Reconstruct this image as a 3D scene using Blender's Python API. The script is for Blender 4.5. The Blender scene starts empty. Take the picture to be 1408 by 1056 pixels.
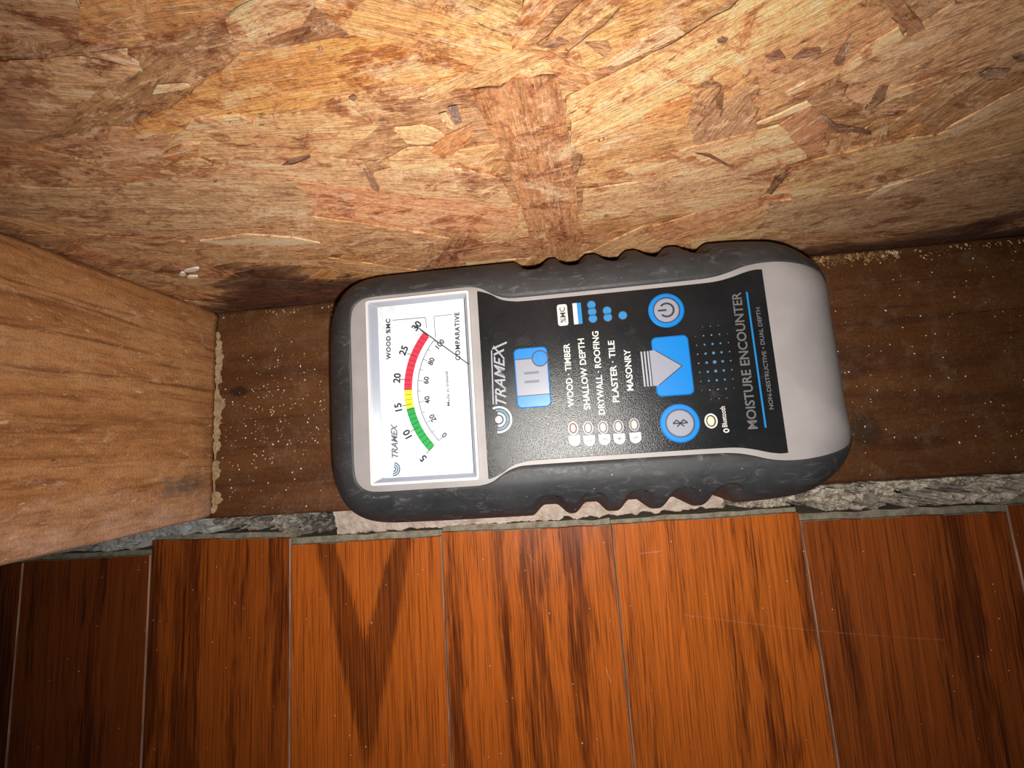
import bpy, bmesh, math, random
import numpy as np
from mathutils import Matrix, Vector, noise

# ------------------------------------------------------------------ camera, world, flash, exposure
scene = bpy.context.scene
col = scene.collection
MM = 0.001
CAM = Vector((142.21, -64.96, 169.13))                    # millimetres; plate top z = 0, sheathing y = 0, stud face x = 0
RIGHT = Vector((0.99409, -0.06728, -0.08524))
DOWN = Vector((-0.07775, -0.98896, -0.12615))
FWD = Vector((-0.07581, 0.13203, -0.98834))
cd = bpy.data.cameras.new('camera')
cam = bpy.data.objects.new('camera', cd)
col.objects.link(cam)
cd.sensor_fit = 'HORIZONTAL'
cd.sensor_width = 36.0
cd.lens = 573.8 / 1408 * 36.0
cd.clip_start = 0.002
cd.clip_end = 20
cam.matrix_world = Matrix(((RIGHT.x, -DOWN.x, -FWD.x, CAM.x * MM), (RIGHT.y, -DOWN.y, -FWD.y, CAM.y * MM),
                           (RIGHT.z, -DOWN.z, -FWD.z, CAM.z * MM), (0, 0, 0, 1)))
scene.camera = cam

world = bpy.data.worlds.new('world')
scene.world = world
world.use_nodes = True
world.node_tree.nodes['Background'].inputs[0].default_value = (1.0, 0.93, 0.85, 1)
world.node_tree.nodes['Background'].inputs[1].default_value = 0.012

fl = bpy.data.lights.new('phone_flash', 'SPOT')           # the phone's flash, beside its lens
fl.energy = 1.68
fl.color = (1.0, 0.955, 0.90)
fl.shadow_soft_size = 0.0022
fl.spot_size = math.radians(148)
fl.spot_blend = 1.0
flo = bpy.data.objects.new('phone_flash', fl)
col.objects.link(flo)
FL = CAM + Vector((4.0, -10.0, 0.0))
flo.location = FL * MM
flo.rotation_euler = Vector((-0.07, 0.10, -1.0)).to_track_quat('-Z', 'Y').to_euler()

scene.view_settings.view_transform = 'Standard'
scene.view_settings.look = 'None'
scene.view_settings.gamma = 1
scene.view_settings.use_curve_mapping = False
scene.view_settings.exposure = 0.0

rnd = random.Random(7)


# ------------------------------------------------------------------ helpers
def lin(c):
    return tuple(((v / 255) / 12.92 if v / 255 <= 0.04045 else ((v / 255 + 0.055) / 1.055) ** 2.4) for v in c)


def tag(o, label=None, cat=None, group=None, kind=None):
    if label: o['label'] = label
    if cat: o['category'] = cat
    if group: o['group'] = group
    if kind: o['kind'] = kind
    return o


def link(name, me, mats=None, parent=None, origin=(0, 0, 0), smooth=False):
    o = bpy.data.objects.new(name, me)
    col.objects.link(o)
    for m in (mats or []):
        me.materials.append(m)
    if smooth:
        me.shade_smooth()
    if parent:
        o.parent = parent
    else:
        o.location = Vector(origin) * MM
    return o


def mesh(verts, faces, origin=(0, 0, 0), fmat=None):
    me = bpy.data.meshes.new('m')
    v = (np.array(verts, float) - np.array(origin, float)) * MM
    me.from_pydata([tuple(a) for a in v], [], faces)
    if fmat is not None:
        me.polygons.foreach_set('material_index', fmat)
    me.validate()
    me.update()
    return me


def smoothstep(a, b, x):
    t = np.clip((x - a) / (b - a), 0, 1)
    return t * t * (3 - 2 * t)


def fbm(x, y, z, oct=4):
    return noise.fractal(Vector((x, y, z)), 1.0, 2.0, oct, noise_basis='PERLIN_ORIGINAL')


def crom(pts, n=8, closed=False):
    """Catmull-Rom through pts"""
    pts = [np.array(p, float) for p in pts]
    m = len(pts)
    out = []
    rng = range(m) if closed else range(m - 1)
    for i in rng:
        if closed:
            a, b, c, d = pts[i - 1], pts[i], pts[(i + 1) % m], pts[(i + 2) % m]
        else:
            a, b, c, d = pts[max(i - 1, 0)], pts[i], pts[i + 1], pts[min(i + 2, m - 1)]
        for k in range(n):
            t = k / n
            out.append(0.5 * ((2 * b) + (-a + c) * t + (2 * a - 5 * b + 4 * c - d) * t * t + (-a + 3 * b - 3 * c + d) * t ** 3))
    if not closed:
        out.append(pts[-1])
    return np.array(out)


class Mat:
    def __init__(s, name, rough=0.6, spec=0.5):
        s.m = bpy.data.materials.new(name)
        s.m.use_nodes = True
        s.nt = s.m.node_tree
        s.b = s.nt.nodes['Principled BSDF']
        s.b.inputs['Roughness'].default_value = rough
        s.b.inputs['Specular IOR Level'].default_value = spec
        s._tc = None

    def put(s, sock, v):
        if isinstance(v, bpy.types.NodeSocket):
            s.nt.links.new(v, sock)
        elif v is not None:
            try:
                sock.default_value = v
            except (TypeError, ValueError):
                sock.default_value = (v[0], v[1], v[2], 1.0)

    def set(s, **k):
        for n, v in k.items():
            if not isinstance(v, (bpy.types.NodeSocket, float, int)) and len(v) == 3:
                v = (*v, 1.0)
            s.put(s.b.inputs[n.replace('_', ' ')], v)
        return s

    def obj(s):
        if not s._tc:
            s._tc = s.nt.nodes.new('ShaderNodeTexCoord')
        return s.mapping(s._tc.outputs['Object'], (1000, 1000, 1000))

    def uv(s):
        if not s._tc:
            s._tc = s.nt.nodes.new('ShaderNodeTexCoord')
        return s._tc.outputs['UV']

    def mapping(s, v, sc=(1, 1, 1), loc=(0, 0, 0), rot=(0, 0, 0)):
        n = s.nt.nodes.new('ShaderNodeMapping')
        s.put(n.inputs[0], v)
        n.inputs['Scale'].default_value = sc
        n.inputs['Location'].default_value = loc
        n.inputs['Rotation'].default_value = rot
        return n.outputs[0]

    def noise(s, v, scale=1, det=3, rough=0.55, dist=0.0, color=False):
        n = s.nt.nodes.new('ShaderNodeTexNoise')
        s.put(n.inputs['Vector'], v)
        n.inputs['Scale'].default_value = scale
        n.inputs['Detail'].default_value = det
        n.inputs['Roughness'].default_value = rough
        n.inputs['Distortion'].default_value = dist
        return n.outputs['Color' if color else 'Fac']

    def voronoi(s, v, scale=1, feature='F1', rand=1.0):
        n = s.nt.nodes.new('ShaderNodeTexVoronoi')
        n.feature = feature
        s.put(n.inputs['Vector'], v)
        n.inputs['Scale'].default_value = scale
        n.inputs['Randomness'].default_value = rand
        return n.outputs['Distance'], n.outputs['Color']

    def ramp(s, fac, stops, interp='LINEAR'):
        n = s.nt.nodes.new('ShaderNodeValToRGB')
        n.color_ramp.interpolation = interp
        e = n.color_ramp.elements
        while len(e) < len(stops):
            e.new(0.5)
        for i, (p, c) in enumerate(stops):
            e[i].position = p
            if isinstance(c, (int, float)):
                c = (c, c, c)
            e[i].color = (c[0], c[1], c[2], 1)
        s.put(n.inputs[0], fac)
        return n.outputs[0]

    def mix(s, fac, a, b, mode='MIX'):
        n = s.nt.nodes.new('ShaderNodeMix')
        n.data_type = 'RGBA'
        n.blend_type = mode
        s.put(n.inputs[0], fac)
        for k, v in ((6, a), (7, b)):
            if not isinstance(v, bpy.types.NodeSocket):
                v = (*v[:3], 1.0)
            s.put(n.inputs[k], v)
        return n.outputs[2]

    def math(s, op, a, b=None, c=None, clamp=False):
        n = s.nt.nodes.new('ShaderNodeMath')
        n.operation = op
        n.use_clamp = clamp
        s.put(n.inputs[0], a)
        if b is not None: s.put(n.inputs[1], b)
        if c is not None: s.put(n.inputs[2], c)
        return n.outputs[0]

    def sep(s, v):
        n = s.nt.nodes.new('ShaderNodeSeparateXYZ')
        s.put(n.inputs[0], v)
        return n.outputs

    def comb(s, x, y, z=0.0):
        n = s.nt.nodes.new('ShaderNodeCombineXYZ')
        s.put(n.inputs[0], x); s.put(n.inputs[1], y); s.put(n.inputs[2], z)
        return n.outputs[0]

    def bump(s, h, strength=0.4, dist=0.0004, normal=None):
        n = s.nt.nodes.new('ShaderNodeBump')
        n.inputs['Strength'].default_value = strength
        n.inputs['Distance'].default_value = dist
        s.put(n.inputs['Height'], h)
        if normal is not None: s.put(n.inputs['Normal'], normal)
        s.put(s.b.inputs['Normal'], n.outputs[0])
        return n.outputs[0]

    def objcolor(s):
        n = s.nt.nodes.new('ShaderNodeObjectInfo')
        return n.outputs['Color'], n.outputs['Random']

    def specks(s, v, scale, thr, amount_scale=0.05, cover=0.5):
        """1 inside small specks with uneven coverage"""
        d, c = s.voronoi(v, scale)
        spot = s.ramp(d, [(thr * 0.6, 1.0), (thr, 0.0)])
        pick = s.ramp(s.sep(c)[0], [(cover, 0.0), (cover + 0.02, 1.0)])
        area = s.ramp(s.noise(v, amount_scale, 2), [(0.42, 0.15), (0.62, 1.0)])
        return s.math('MULTIPLY', s.math('MULTIPLY', spot, pick), area)


def plain(name, c, rough=0.5, spec=0.5, bump=None):
    m = Mat(name, rough, spec)
    m.set(Base_Color=c)
    if bump:
        m.bump(m.noise(m.obj(), bump[0], 4), bump[1], bump[2] * MM)
    return m.m


# ------------------------------------------------------------------ materials
def mat_strand():
    m = Mat('osb_strand', 0.75, 0.3)
    v = m.uv()
    oc, rn = m.objcolor()
    o = m.obj()
    broad = m.noise(m.mapping(v, (0.045, 0.28, 1)), 1, 5, 0.65, 0.4)
    fine = m.noise(m.mapping(v, (0.16, 2.6, 1)), 1, 6, 0.7, 0.3)
    c = m.mix(m.ramp(broad, [(0.30, 0.0), (0.68, 1.0)]), m.mix(1.0, oc, (0.62, 0.50, 0.42), 'MULTIPLY'), m.mix(1.0, oc, (1.28, 1.25, 1.20), 'MULTIPLY'))
    # patches that run on from flake to flake: pressed fines, resin, bruising
    pat = m.noise(m.mapping(o, (0.035, 0.035, 0.06)), 1, 8, 0.78, 0.7)
    c = m.mix(0.26, c, m.ramp(pat, [(0.32, (0.25, 0.115, 0.050)), (0.45, (0.47, 0.245, 0.10)), (0.55, (0.58, 0.325, 0.15)), (0.68, (0.74, 0.51, 0.31))]))
    c = m.mix(1.0, c, m.ramp(fine, [(0.34, 0.66), (0.5, 1.0), (0.68, 1.2)]), 'MULTIPLY')
    # brown torn patches and pale lifted fibres, drawn out along each flake
    d1 = m.noise(m.mapping(v, (0.085, 0.42, 1), (3, 71, 0)), 1, 8, 0.80, 1.0)
    c = m.mix(m.ramp(d1, [(0.535, 0.0), (0.59, 0.78)]), c, m.mix(1.0, c, (0.58, 0.42, 0.33), 'MULTIPLY'))
    d3 = m.noise(m.mapping(o, (0.07, 0.07, 0.12), (8, 1, 77)), 1, 8, 0.80, 0.8)
    c = m.mix(m.ramp(d3, [(0.525, 0.0), (0.59, 0.88)]), c, m.mix(1.0, c, (0.48, 0.30, 0.22), 'MULTIPLY'))
    d4 = m.noise(m.mapping(o, (0.06, 0.06, 0.13), (33, 1, 7)), 1, 8, 0.80, 0.8)
    c = m.mix(m.ramp(d4, [(0.54, 0.0), (0.62, 0.5)]), c, (0.78, 0.53, 0.33))
    d2 = m.noise(m.mapping(v, (0.10, 0.62, 1), (13, 4, 0)), 1, 8, 0.80, 1.0)
    c = m.mix(m.ramp(d2, [(0.55, 0.0), (0.62, 0.68)]), c, m.mix(0.55, c, (0.90, 0.66, 0.43)))
    grit = m.noise(o, 0.75, 7, 0.80)
    c = m.mix(1.0, c, m.ramp(grit, [(0.36, 0.62), (0.5, 1.0), (0.66, 1.25)]), 'MULTIPLY')
    # pitch flecks
    fk = m.noise(m.mapping(v, (0.30, 0.85, 1), (91, 7, 0)), 1, 3, 0.6, 0.6)
    c = m.mix(m.ramp(fk, [(0.665, 0.0), (0.70, 0.85)]), c, (0.085, 0.042, 0.026))
    # water stain rising from the foot of the sheet, in tongues
    xyz = m.sep(o)
    def gx(x0, sg, amp):                                  # two wet spots along the foot
        q = m.math('MULTIPLY', m.math('SUBTRACT', xyz[0], x0), 1.0 / sg)
        return m.math('MULTIPLY', m.math('EXPONENT', m.math('MULTIPLY', m.math('MULTIPLY', q, q), -1.0)), amp)
    tong = m.noise(m.mapping(o, (0.022, 0.022, 0.05)), 1, 6, 0.68, 0.9)
    lev = m.math('SUBTRACT', m.math('ADD', m.math('MULTIPLY', m.math('SUBTRACT', tong, 0.5), 60.0), m.math('ADD', gx(42.0, 32.0, 40.0), gx(300.0, 50.0, 16.0))), xyz[2])
    st = m.ramp(m.math('MULTIPLY', m.math('ADD', lev, 3.0), 0.07, clamp=True), [(0.0, 0.0), (0.22, 0.6), (0.8, 0.96)])
    c = m.mix(st, c, m.mix(0.5, m.mix(1.0, c, (0.28, 0.19, 0.16), 'MULTIPLY'), (0.036, 0.017, 0.012)))
    m.set(Base_Color=m.mix(1.0, m.mix(1.0, c, (1.54, 1.43, 1.40), 'MULTIPLY'), (0.86, 0.66, 0.46), 'DARKEN'))
    h = m.math('ADD', m.math('MULTIPLY', fine, 0.8), m.math('ADD', m.math('ADD', m.math('MULTIPLY', d1, 1.3), d2), m.math('MULTIPLY', grit, 0.8)))
    m.bump(h, 0.9, 0.7 * MM)
    return m.m


def mat_stud():
    m = Mat('stud_pine', 0.72, 0.3)
    o = m.obj()
    g = m.mapping(o, (0.35, 0.35, 0.022))
    wide = m.noise(m.mapping(o, (0.10, 0.10, 0.012)), 1, 4, 0.6, 0.8)
    ring = m.noise(g, 1, 5, 0.62, 0.5)
    c = m.ramp(wide, [(0.28, (0.33, 0.13, 0.040)), (0.5, (0.50, 0.225, 0.072)), (0.72, (0.58, 0.30, 0.115))])
    c = m.mix(m.ramp(ring, [(0.34, 0.85), (0.47, 0.0)]), c, (0.23, 0.085, 0.026))
    c = m.mix(m.ramp(m.noise(m.mapping(o, (0.13, 0.13, 0.035), (5, 60, 2)), 1, 7, 0.75, 0.7), [(0.52, 0.0), (0.66, 0.7)]), c, m.mix(1.0, c, (0.55, 0.45, 0.38), 'MULTIPLY'))
    # planer marks and fuzzy pale wear
    wear = m.noise(m.mapping(o, (0.22, 0.22, 0.11)), 1, 6, 0.74, 0.5)
    c = m.mix(m.ramp(wear, [(0.56, 0.0), (0.68, 0.62)]), c, (0.70, 0.44, 0.235))
    xyz = m.sep(o)
    # bruised grey smudge near the foot and worn pale front corner
    edge = m.ramp(m.math('ADD', m.math('MULTIPLY', xyz[1], -0.0112), m.math('MULTIPLY', m.math('SUBTRACT', wear, 0.5), 0.7)), [(0.78, 0.0), (1.0, 0.8)])
    c = m.mix(edge, c, (0.60, 0.36, 0.215))
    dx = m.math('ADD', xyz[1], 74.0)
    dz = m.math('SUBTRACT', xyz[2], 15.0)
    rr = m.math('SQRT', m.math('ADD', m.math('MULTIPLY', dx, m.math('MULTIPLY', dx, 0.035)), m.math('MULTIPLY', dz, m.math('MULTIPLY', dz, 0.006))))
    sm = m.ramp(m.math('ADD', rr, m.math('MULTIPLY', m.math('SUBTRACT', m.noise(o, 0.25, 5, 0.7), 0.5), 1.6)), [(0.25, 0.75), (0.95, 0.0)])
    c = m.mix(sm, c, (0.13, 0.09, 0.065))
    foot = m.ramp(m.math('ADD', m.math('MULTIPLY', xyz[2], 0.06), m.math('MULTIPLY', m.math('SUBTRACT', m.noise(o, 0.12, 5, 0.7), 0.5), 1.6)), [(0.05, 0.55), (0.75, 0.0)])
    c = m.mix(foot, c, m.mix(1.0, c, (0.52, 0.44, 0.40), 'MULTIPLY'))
    gr = m.noise(m.mapping(o, (0.55, 0.55, 0.16)), 1, 8, 0.8)
    c = m.mix(1.0, c, m.ramp(gr, [(0.36, 0.70), (0.5, 1.0), (0.66, 1.2)]), 'MULTIPLY')
    fb = m.noise(m.mapping(o, (0.55, 0.55, 0.30), (4, 9, 1)), 1, 4, 0.65, 0.8)
    c = m.mix(m.ramp(fb, [(0.64, 0.0), (0.71, 0.75)]), c, (0.86, 0.58, 0.34))
    fd = m.noise(m.mapping(o, (0.62, 0.62, 0.20), (44, 9, 1)), 1, 4, 0.65, 0.5)
    c = m.mix(m.ramp(fd, [(0.67, 0.0), (0.72, 0.75)]), c, (0.10, 0.05, 0.03))
    c = m.mix(1.0, c, (0.95, 0.96, 1.08), 'MULTIPLY')
    m.set(Base_Color=c)
    m.bump(m.math('ADD', m.math('MULTIPLY', ring, 1.2), m.math('ADD', wear, m.noise(o, 1.4, 4))), 0.7, 0.6 * MM)
    return m.m


def mat_plate():
    m = Mat('plate_pine', 0.5, 0.45)
    o = m.obj()
    xyz = m.sep(o)
    # knots bend the grain
    def knot(px, py, rx, ry):
        dx = m.math('MULTIPLY', m.math('SUBTRACT', xyz[0], px), 1.0 / rx)
        dy = m.math('MULTIPLY', m.math('SUBTRACT', xyz[1], py), 1.0 / ry)
        return m.math('SQRT', m.math('ADD', m.math('MULTIPLY', dx, dx), m.math('MULTIPLY', dy, dy)))
    k1 = knot(261.43, -70.51, 7.0, 7.5)
    k2 = knot(260.03, -47.56, 8.5, 4.5)
    k3 = knot(10.38, -36.22, 5.0, 2.6)
    k4 = knot(277.06, -76.45, 16.0, 3.2)
    pull = m.math('DIVIDE', 2.2, m.math('ADD', m.math('MULTIPLY', k1, k1), 0.5))
    gy = m.math('ADD', xyz[1], pull)
    gv = m.comb(m.math('MULTIPLY', xyz[0], 0.012), m.math('MULTIPLY', gy, 0.33), 0.0)
    ring = m.noise(gv, 1, 5, 0.6, 0.7)
    wide = m.noise(m.mapping(o, (0.007, 0.05, 1)), 1, 4, 0.6, 0.6)
    c = m.ramp(wide, [(0.30, (0.075, 0.026, 0.009)), (0.5, (0.135, 0.050, 0.016)), (0.70, (0.20, 0.082, 0.026))])
    c = m.mix(m.ramp(ring, [(0.28, 0.72), (0.44, 0.0)]), c, (0.050, 0.017, 0.008))
    c = m.mix(m.ramp(ring, [(0.56, 0.0), (0.75, 0.45)]), c, (0.22, 0.088, 0.028))
    nz = m.math('MULTIPLY', m.math('SUBTRACT', m.noise(o, 0.3, 5, 0.7), 0.5), 0.9)
    for k, cc, a in ((k1, (0.045, 0.028, 0.018), 0.65), (k2, (0.070, 0.020, 0.010), 0.6), (k3, (0.030, 0.014, 0.010), 0.85), (k4, (0.060, 0.020, 0.008), 0.55)):
        c = m.mix(m.ramp(m.math('ADD', k, nz), [(0.65, a), (1.25, 0.0)]), c, cc)
    dust = m.noise(m.mapping(o, (0.10, 0.10, 0.1)), 1, 7, 0.78, 0.3)
    c = m.mix(m.ramp(dust, [(0.53, 0.0), (0.70, 0.42)]), c, (0.26, 0.165, 0.085))
    gr = m.noise(o, 0.9, 7, 0.8)
    c = m.mix(1.0, c, m.ramp(gr, [(0.36, 0.62), (0.5, 0.95), (0.66, 1.25)]), 'MULTIPLY')
    area = m.ramp(m.noise(m.mapping(o, (0.03, 0.03, 0.03), (2, 5, 0)), 1, 3), [(0.42, 0.1), (0.6, 1.0)])
    fb = m.noise(m.mapping(o, (1.1, 1.1, 1.1), (4, 9, 1)), 1, 4, 0.65, 1.2)
    c = m.mix(m.math('MULTIPLY', m.ramp(fb, [(0.63, 0.0), (0.70, 0.75)]), area), c, (0.50, 0.33, 0.19))
    c = m.mix(1.0, c, (0.80, 0.78, 0.76), 'MULTIPLY')
    m.set(Base_Color=c, Roughness=m.ramp(dust, [(0.4, 0.42), (0.65, 0.8)]))
    m.bump(m.math('ADD', ring, m.math('MULTIPLY', dust, 1.4)), 0.5, 0.35 * MM)
    return m.m


def mat_oak(idx, base, dark, flames, bandf=0.085, seed=0.0, lean=0.0, cover=0.0, scratches=()):
    """stained oak; object coordinates: x across the board, y = 0 at its sawn end, y < 0 into the room"""
    m = Mat('stained_oak_%d' % idx, 0.34, 0.42)
    o = m.obj()
    xyz = m.sep(o)
    y = m.math('MULTIPLY', xyz[1], -1.0)
    x = m.math('ADD', xyz[0], m.math('MULTIPLY', y, lean))
    wob = m.math('MULTIPLY', m.math('SUBTRACT', m.noise(m.comb(m.math('MULTIPLY', x, 0.03), m.math('MULTIPLY', y, 0.014), seed), 1, 3), 0.5), 16.0)
    ragged = m.math('MULTIPLY', m.math('SUBTRACT', m.noise(m.comb(m.math('MULTIPLY', x, 1.5), m.math('MULTIPLY', y, 0.06), seed), 1, 4, 0.65), 0.5), 1.0)
    xw = m.math('ADD', x, wob)
    bands = m.noise(m.comb(m.math('MULTIPLY', xw, bandf), m.math('MULTIPLY', y, 0.004), seed + 3.1), 1, 4, 0.6)
    late = m.ramp(m.math('ADD', bands, m.math('MULTIPLY', ragged, 0.34)), [(0.52 - cover, 0.0), (0.61 - cover, 1.0)])
    thin = m.noise(m.comb(m.math('MULTIPLY', xw, 0.42), m.math('MULTIPLY', y, 0.006), seed + 8.1), 1, 3, 0.6)
    late = m.math('MAXIMUM', late, m.math('MULTIPLY', m.ramp(m.math('ADD', thin, m.math('MULTIPLY', ragged, 0.15)), [(0.58, 0.0), (0.70, 1.0)]), 0.45))
    for (x0, w_o, l_o, w_i, l_i, off) in flames:
        ax = m.math('ABSOLUTE', m.math('SUBTRACT', m.math('ADD', x, m.math('MULTIPLY', wob, 0.35)), x0))
        yy = m.math('ADD', m.math('ADD', y, off), m.math('MULTIPLY', ragged, 30.0))
        co = m.math('ADD', m.math('MULTIPLY', yy, 1.0 / l_o), m.math('MULTIPLY', ax, 1.0 / w_o))
        ci = m.math('ADD', m.math('MULTIPLY', yy, 1.0 / l_i), m.math('MULTIPLY', ax, 1.0 / w_i))
        fo = m.ramp(co, [(0.90, 1.0), (1.0, 0.0)])
        fi = m.ramp(ci, [(0.90, 0.0), (1.08, 1.0)])
        late = m.math('MAXIMUM', late, m.math('MULTIPLY', fo, fi))
    pores = m.noise(m.comb(m.math('MULTIPLY', x, 2.6), m.math('MULTIPLY', y, 0.032), seed + 9.0), 1, 3, 0.6)
    fine = m.noise(m.comb(m.math('MULTIPLY', x, 1.3), m.math('MULTIPLY', y, 0.012), seed + 5.0), 1, 4, 0.6)
    c = m.mix(m.ramp(fine, [(0.3, 0.0), (0.7, 1.0)]), tuple(b * 0.72 for b in base), tuple(b * 1.22 for b in base))
    c = m.mix(m.math('MULTIPLY', m.ramp(pores, [(0.36, 0.85), (0.47, 0.0)]), 0.85), c, dark)
    poremask = m.ramp(pores, [(0.42, 1.0), (0.60, 0.52)])
    c = m.mix(m.math('MULTIPLY', m.math('MULTIPLY', late, poremask), 0.95), c, dark)
    # dust flecks and long scuffs
    c = m.mix(m.specks(m.mapping(o, (1, 1, 1), (seed * 5, 3, 0)), 0.14, 0.055, 0.03, 0.62), c, (0.75, 0.60, 0.48))
    for (ax_, ay_, bx_, by_, wd, amt) in scratches:
        L = math.hypot(bx_ - ax_, by_ - ay_)
        tx, ty = (bx_ - ax_) / L, (by_ - ay_) / L
        px, py = m.math('SUBTRACT', xyz[0], ax_), m.math('SUBTRACT', xyz[1], ay_)
        al = m.math('ADD', m.math('MULTIPLY', px, tx), m.math('MULTIPLY', py, ty))
        bow = m.math('MULTIPLY', m.math('SINE', m.math('MULTIPLY', al, math.pi / L)), L * 0.012)
        dd = m.math('ABSOLUTE', m.math('ADD', m.math('SUBTRACT', m.math('MULTIPLY', px, -ty), m.math('MULTIPLY', py, -tx)), bow))
        on = m.math('MULTIPLY', m.math('GREATER_THAN', al, 0.0), m.math('LESS_THAN', al, L))
        k = m.math('MULTIPLY', m.math('LESS_THAN', dd, wd), on)
        k = m.math('MULTIPLY', m.math('MULTIPLY', k, amt), m.ramp(m.noise(o, 0.25, 4), [(0.35, 0.3), (0.6, 1.0)]))
        c = m.mix(k, c, (0.70, 0.42, 0.30))
    m.set(Base_Color=c)
    rgh = m.ramp(m.noise(m.mapping(o, (0.03, 0.03, 1)), 1, 5, 0.7), [(0.3, 0.28), (0.7, 0.42)])
    m.set(Roughness=rgh)
    m.bump(m.math('SUBTRACT', m.math('MULTIPLY', pores, 1.0), m.math('MULTIPLY', late, 0.6)), 0.22, 0.12 * MM)
    return m.m


def mat_bevel():
    m = Mat('worn_board_arris', 0.5, 0.5)
    o = m.obj()
    n = m.noise(m.mapping(o, (0.4, 0.05, 1)), 1, 4, 0.6)
    m.set(Base_Color=m.mix(m.ramp(n, [(0.35, 0.0), (0.6, 1.0)]), (0.17, 0.055, 0.022), (0.50, 0.27, 0.18)))
    return m.m


def mat_endgrain():
    m = Mat('board_end', 0.85, 0.2)
    o = m.obj()
    n = m.noise(m.mapping(o, (0.25, 0.25, 0.6)), 1, 5, 0.7)
    c = m.ramp(n, [(0.3, (0.15, 0.125, 0.09)), (0.55, (0.29, 0.255, 0.19)), (0.75, (0.42, 0.38, 0.29))])
    z = m.sep(o)[2]
    m.set(Base_Color=c)
    m.bump(n, 0.5, 0.4 * MM)
    return m.m


def mat_plaster(name, lo, mid, hi, dirt, sc=0.22, amt=0.5):
    m = Mat(name, 0.9, 0.2)
    o = m.obj()
    n = m.noise(o, sc, 7, 0.72, 0.4)
    c = m.ramp(n, [(0.30, lo), (0.5, mid), (0.68, hi)])
    d = m.noise(m.mapping(o, (1, 1, 1), (50, 9, 4)), sc * 0.7, 7, 0.8, 0.5)
    c = m.mix(m.ramp(d, [(0.52, 0.0), (0.62, amt)]), c, dirt)
    m.set(Base_Color=c)
    m.bump(m.noise(o, 1.1, 6, 0.7), 0.8, 0.5 * MM)
    return m.m


def mat_rubber():
    m = Mat('boot_rubber', 0.55, 0.42)
    o = m.obj()
    n = m.noise(o, 0.06, 5, 0.65, 0.5)
    c = m.ramp(n, [(0.3, (0.018, 0.019, 0.021)), (0.7, (0.038, 0.039, 0.042))])
    sc = m.noise(m.mapping(o, (0.14, 0.30, 0.22), (3, 8, 1), (0, 0, 0.5)), 1, 7, 0.78, 1.2)
    c = m.mix(m.ramp(sc, [(0.56, 0.0), (0.72, 0.5)]), c, (0.20, 0.195, 0.19))
    c = m.mix(m.math('MULTIPLY', m.specks(o, 0.35, 0.09, 0.05, 0.75), 0.8), c, (0.55, 0.52, 0.48))
    m.set(Base_Color=c, Roughness=m.ramp(sc, [(0.4, 0.48), (0.7, 0.75)]))
    m.bump(m.noise(o, 3.0, 4, 0.6), 0.22, 0.12 * MM)
    return m.m


def mat_shell():
    m = Mat('shell_grey', 0.5, 0.4)
    o = m.obj()
    n = m.noise(o, 0.08, 4, 0.6)
    m.set(Base_Color=m.ramp(n, [(0.3, (0.245, 0.226, 0.224)), (0.7, (0.285, 0.264, 0.262))]))
    m.bump(m.noise(o, 4.0, 3), 0.15, 0.08 * MM)
    return m.m


def mat_membrane():
    m = Mat('membrane_black', 0.3, 0.32)
    o = m.obj()
    n = m.noise(o, 0.05, 4, 0.65)
    c = m.ramp(n, [(0.35, (0.006, 0.007, 0.008)), (0.7, (0.013, 0.013, 0.015))])
    d = m.noise(m.mapping(o, (1, 1, 1), (9, 2, 5)), 0.11, 7, 0.8, 0.3)
    c = m.mix(m.ramp(d, [(0.58, 0.0), (0.78, 0.4)]), c, (0.09, 0.08, 0.075))
    d2, _ = m.voronoi(o, 3.2)
    m.set(Base_Color=c, Roughness=0.25)
    m.bump(m.math('ADD', m.noise(o, 3.6, 3, 0.7), m.math('MULTIPLY', d2, 0.5)), 0.27, 0.2 * MM)
    return m.m


def mat_dial():
    m = Mat('dial_card', 0.6, 0.3)
    o = m.obj()
    d = m.noise(o, 0.35, 6, 0.75, 0.4)
    m.set(Base_Color=m.ramp(d, [(0.35, (0.58, 0.60, 0.63)), (0.55, (0.68, 0.69, 0.70))]))
    return m.m


def mat_pane():
    m = bpy.data.materials.new('clear_pane')
    m.use_nodes = True
    nt = m.node_tree
    nt.nodes.clear()
    out = nt.nodes.new('ShaderNodeOutputMaterial')
    tr = nt.nodes.new('ShaderNodeBsdfTransparent')
    tr.inputs[0].default_value = (0.97, 0.98, 0.985, 1)
    gl = nt.nodes.new('ShaderNodeBsdfGlossy')
    gl.inputs['Roughness'].default_value = 0.06
    fr = nt.nodes.new('ShaderNodeFresnel')
    fr.inputs[0].default_value = 1.46
    mx = nt.nodes.new('ShaderNodeMixShader')
    nt.links.new(fr.outputs[0], mx.inputs[0])
    nt.links.new(tr.outputs[0], mx.inputs[1])
    nt.links.new(gl.outputs[0], mx.inputs[2])
    nt.links.new(mx.outputs[0], out.inputs[0])
    return m


def mat_crumb():
    m = Mat('crumb', 0.85, 0.3)
    o = m.obj()
    d, c = m.voronoi(o, 0.25)
    m.set(Base_Color=m.ramp(m.sep(c)[0], [(0.0, (0.10, 0.05, 0.02)), (0.4, (0.26, 0.14, 0.05)), (0.75, (0.42, 0.26, 0.11)), (1.0, (0.62, 0.46, 0.26))]))
    return m.m


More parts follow.
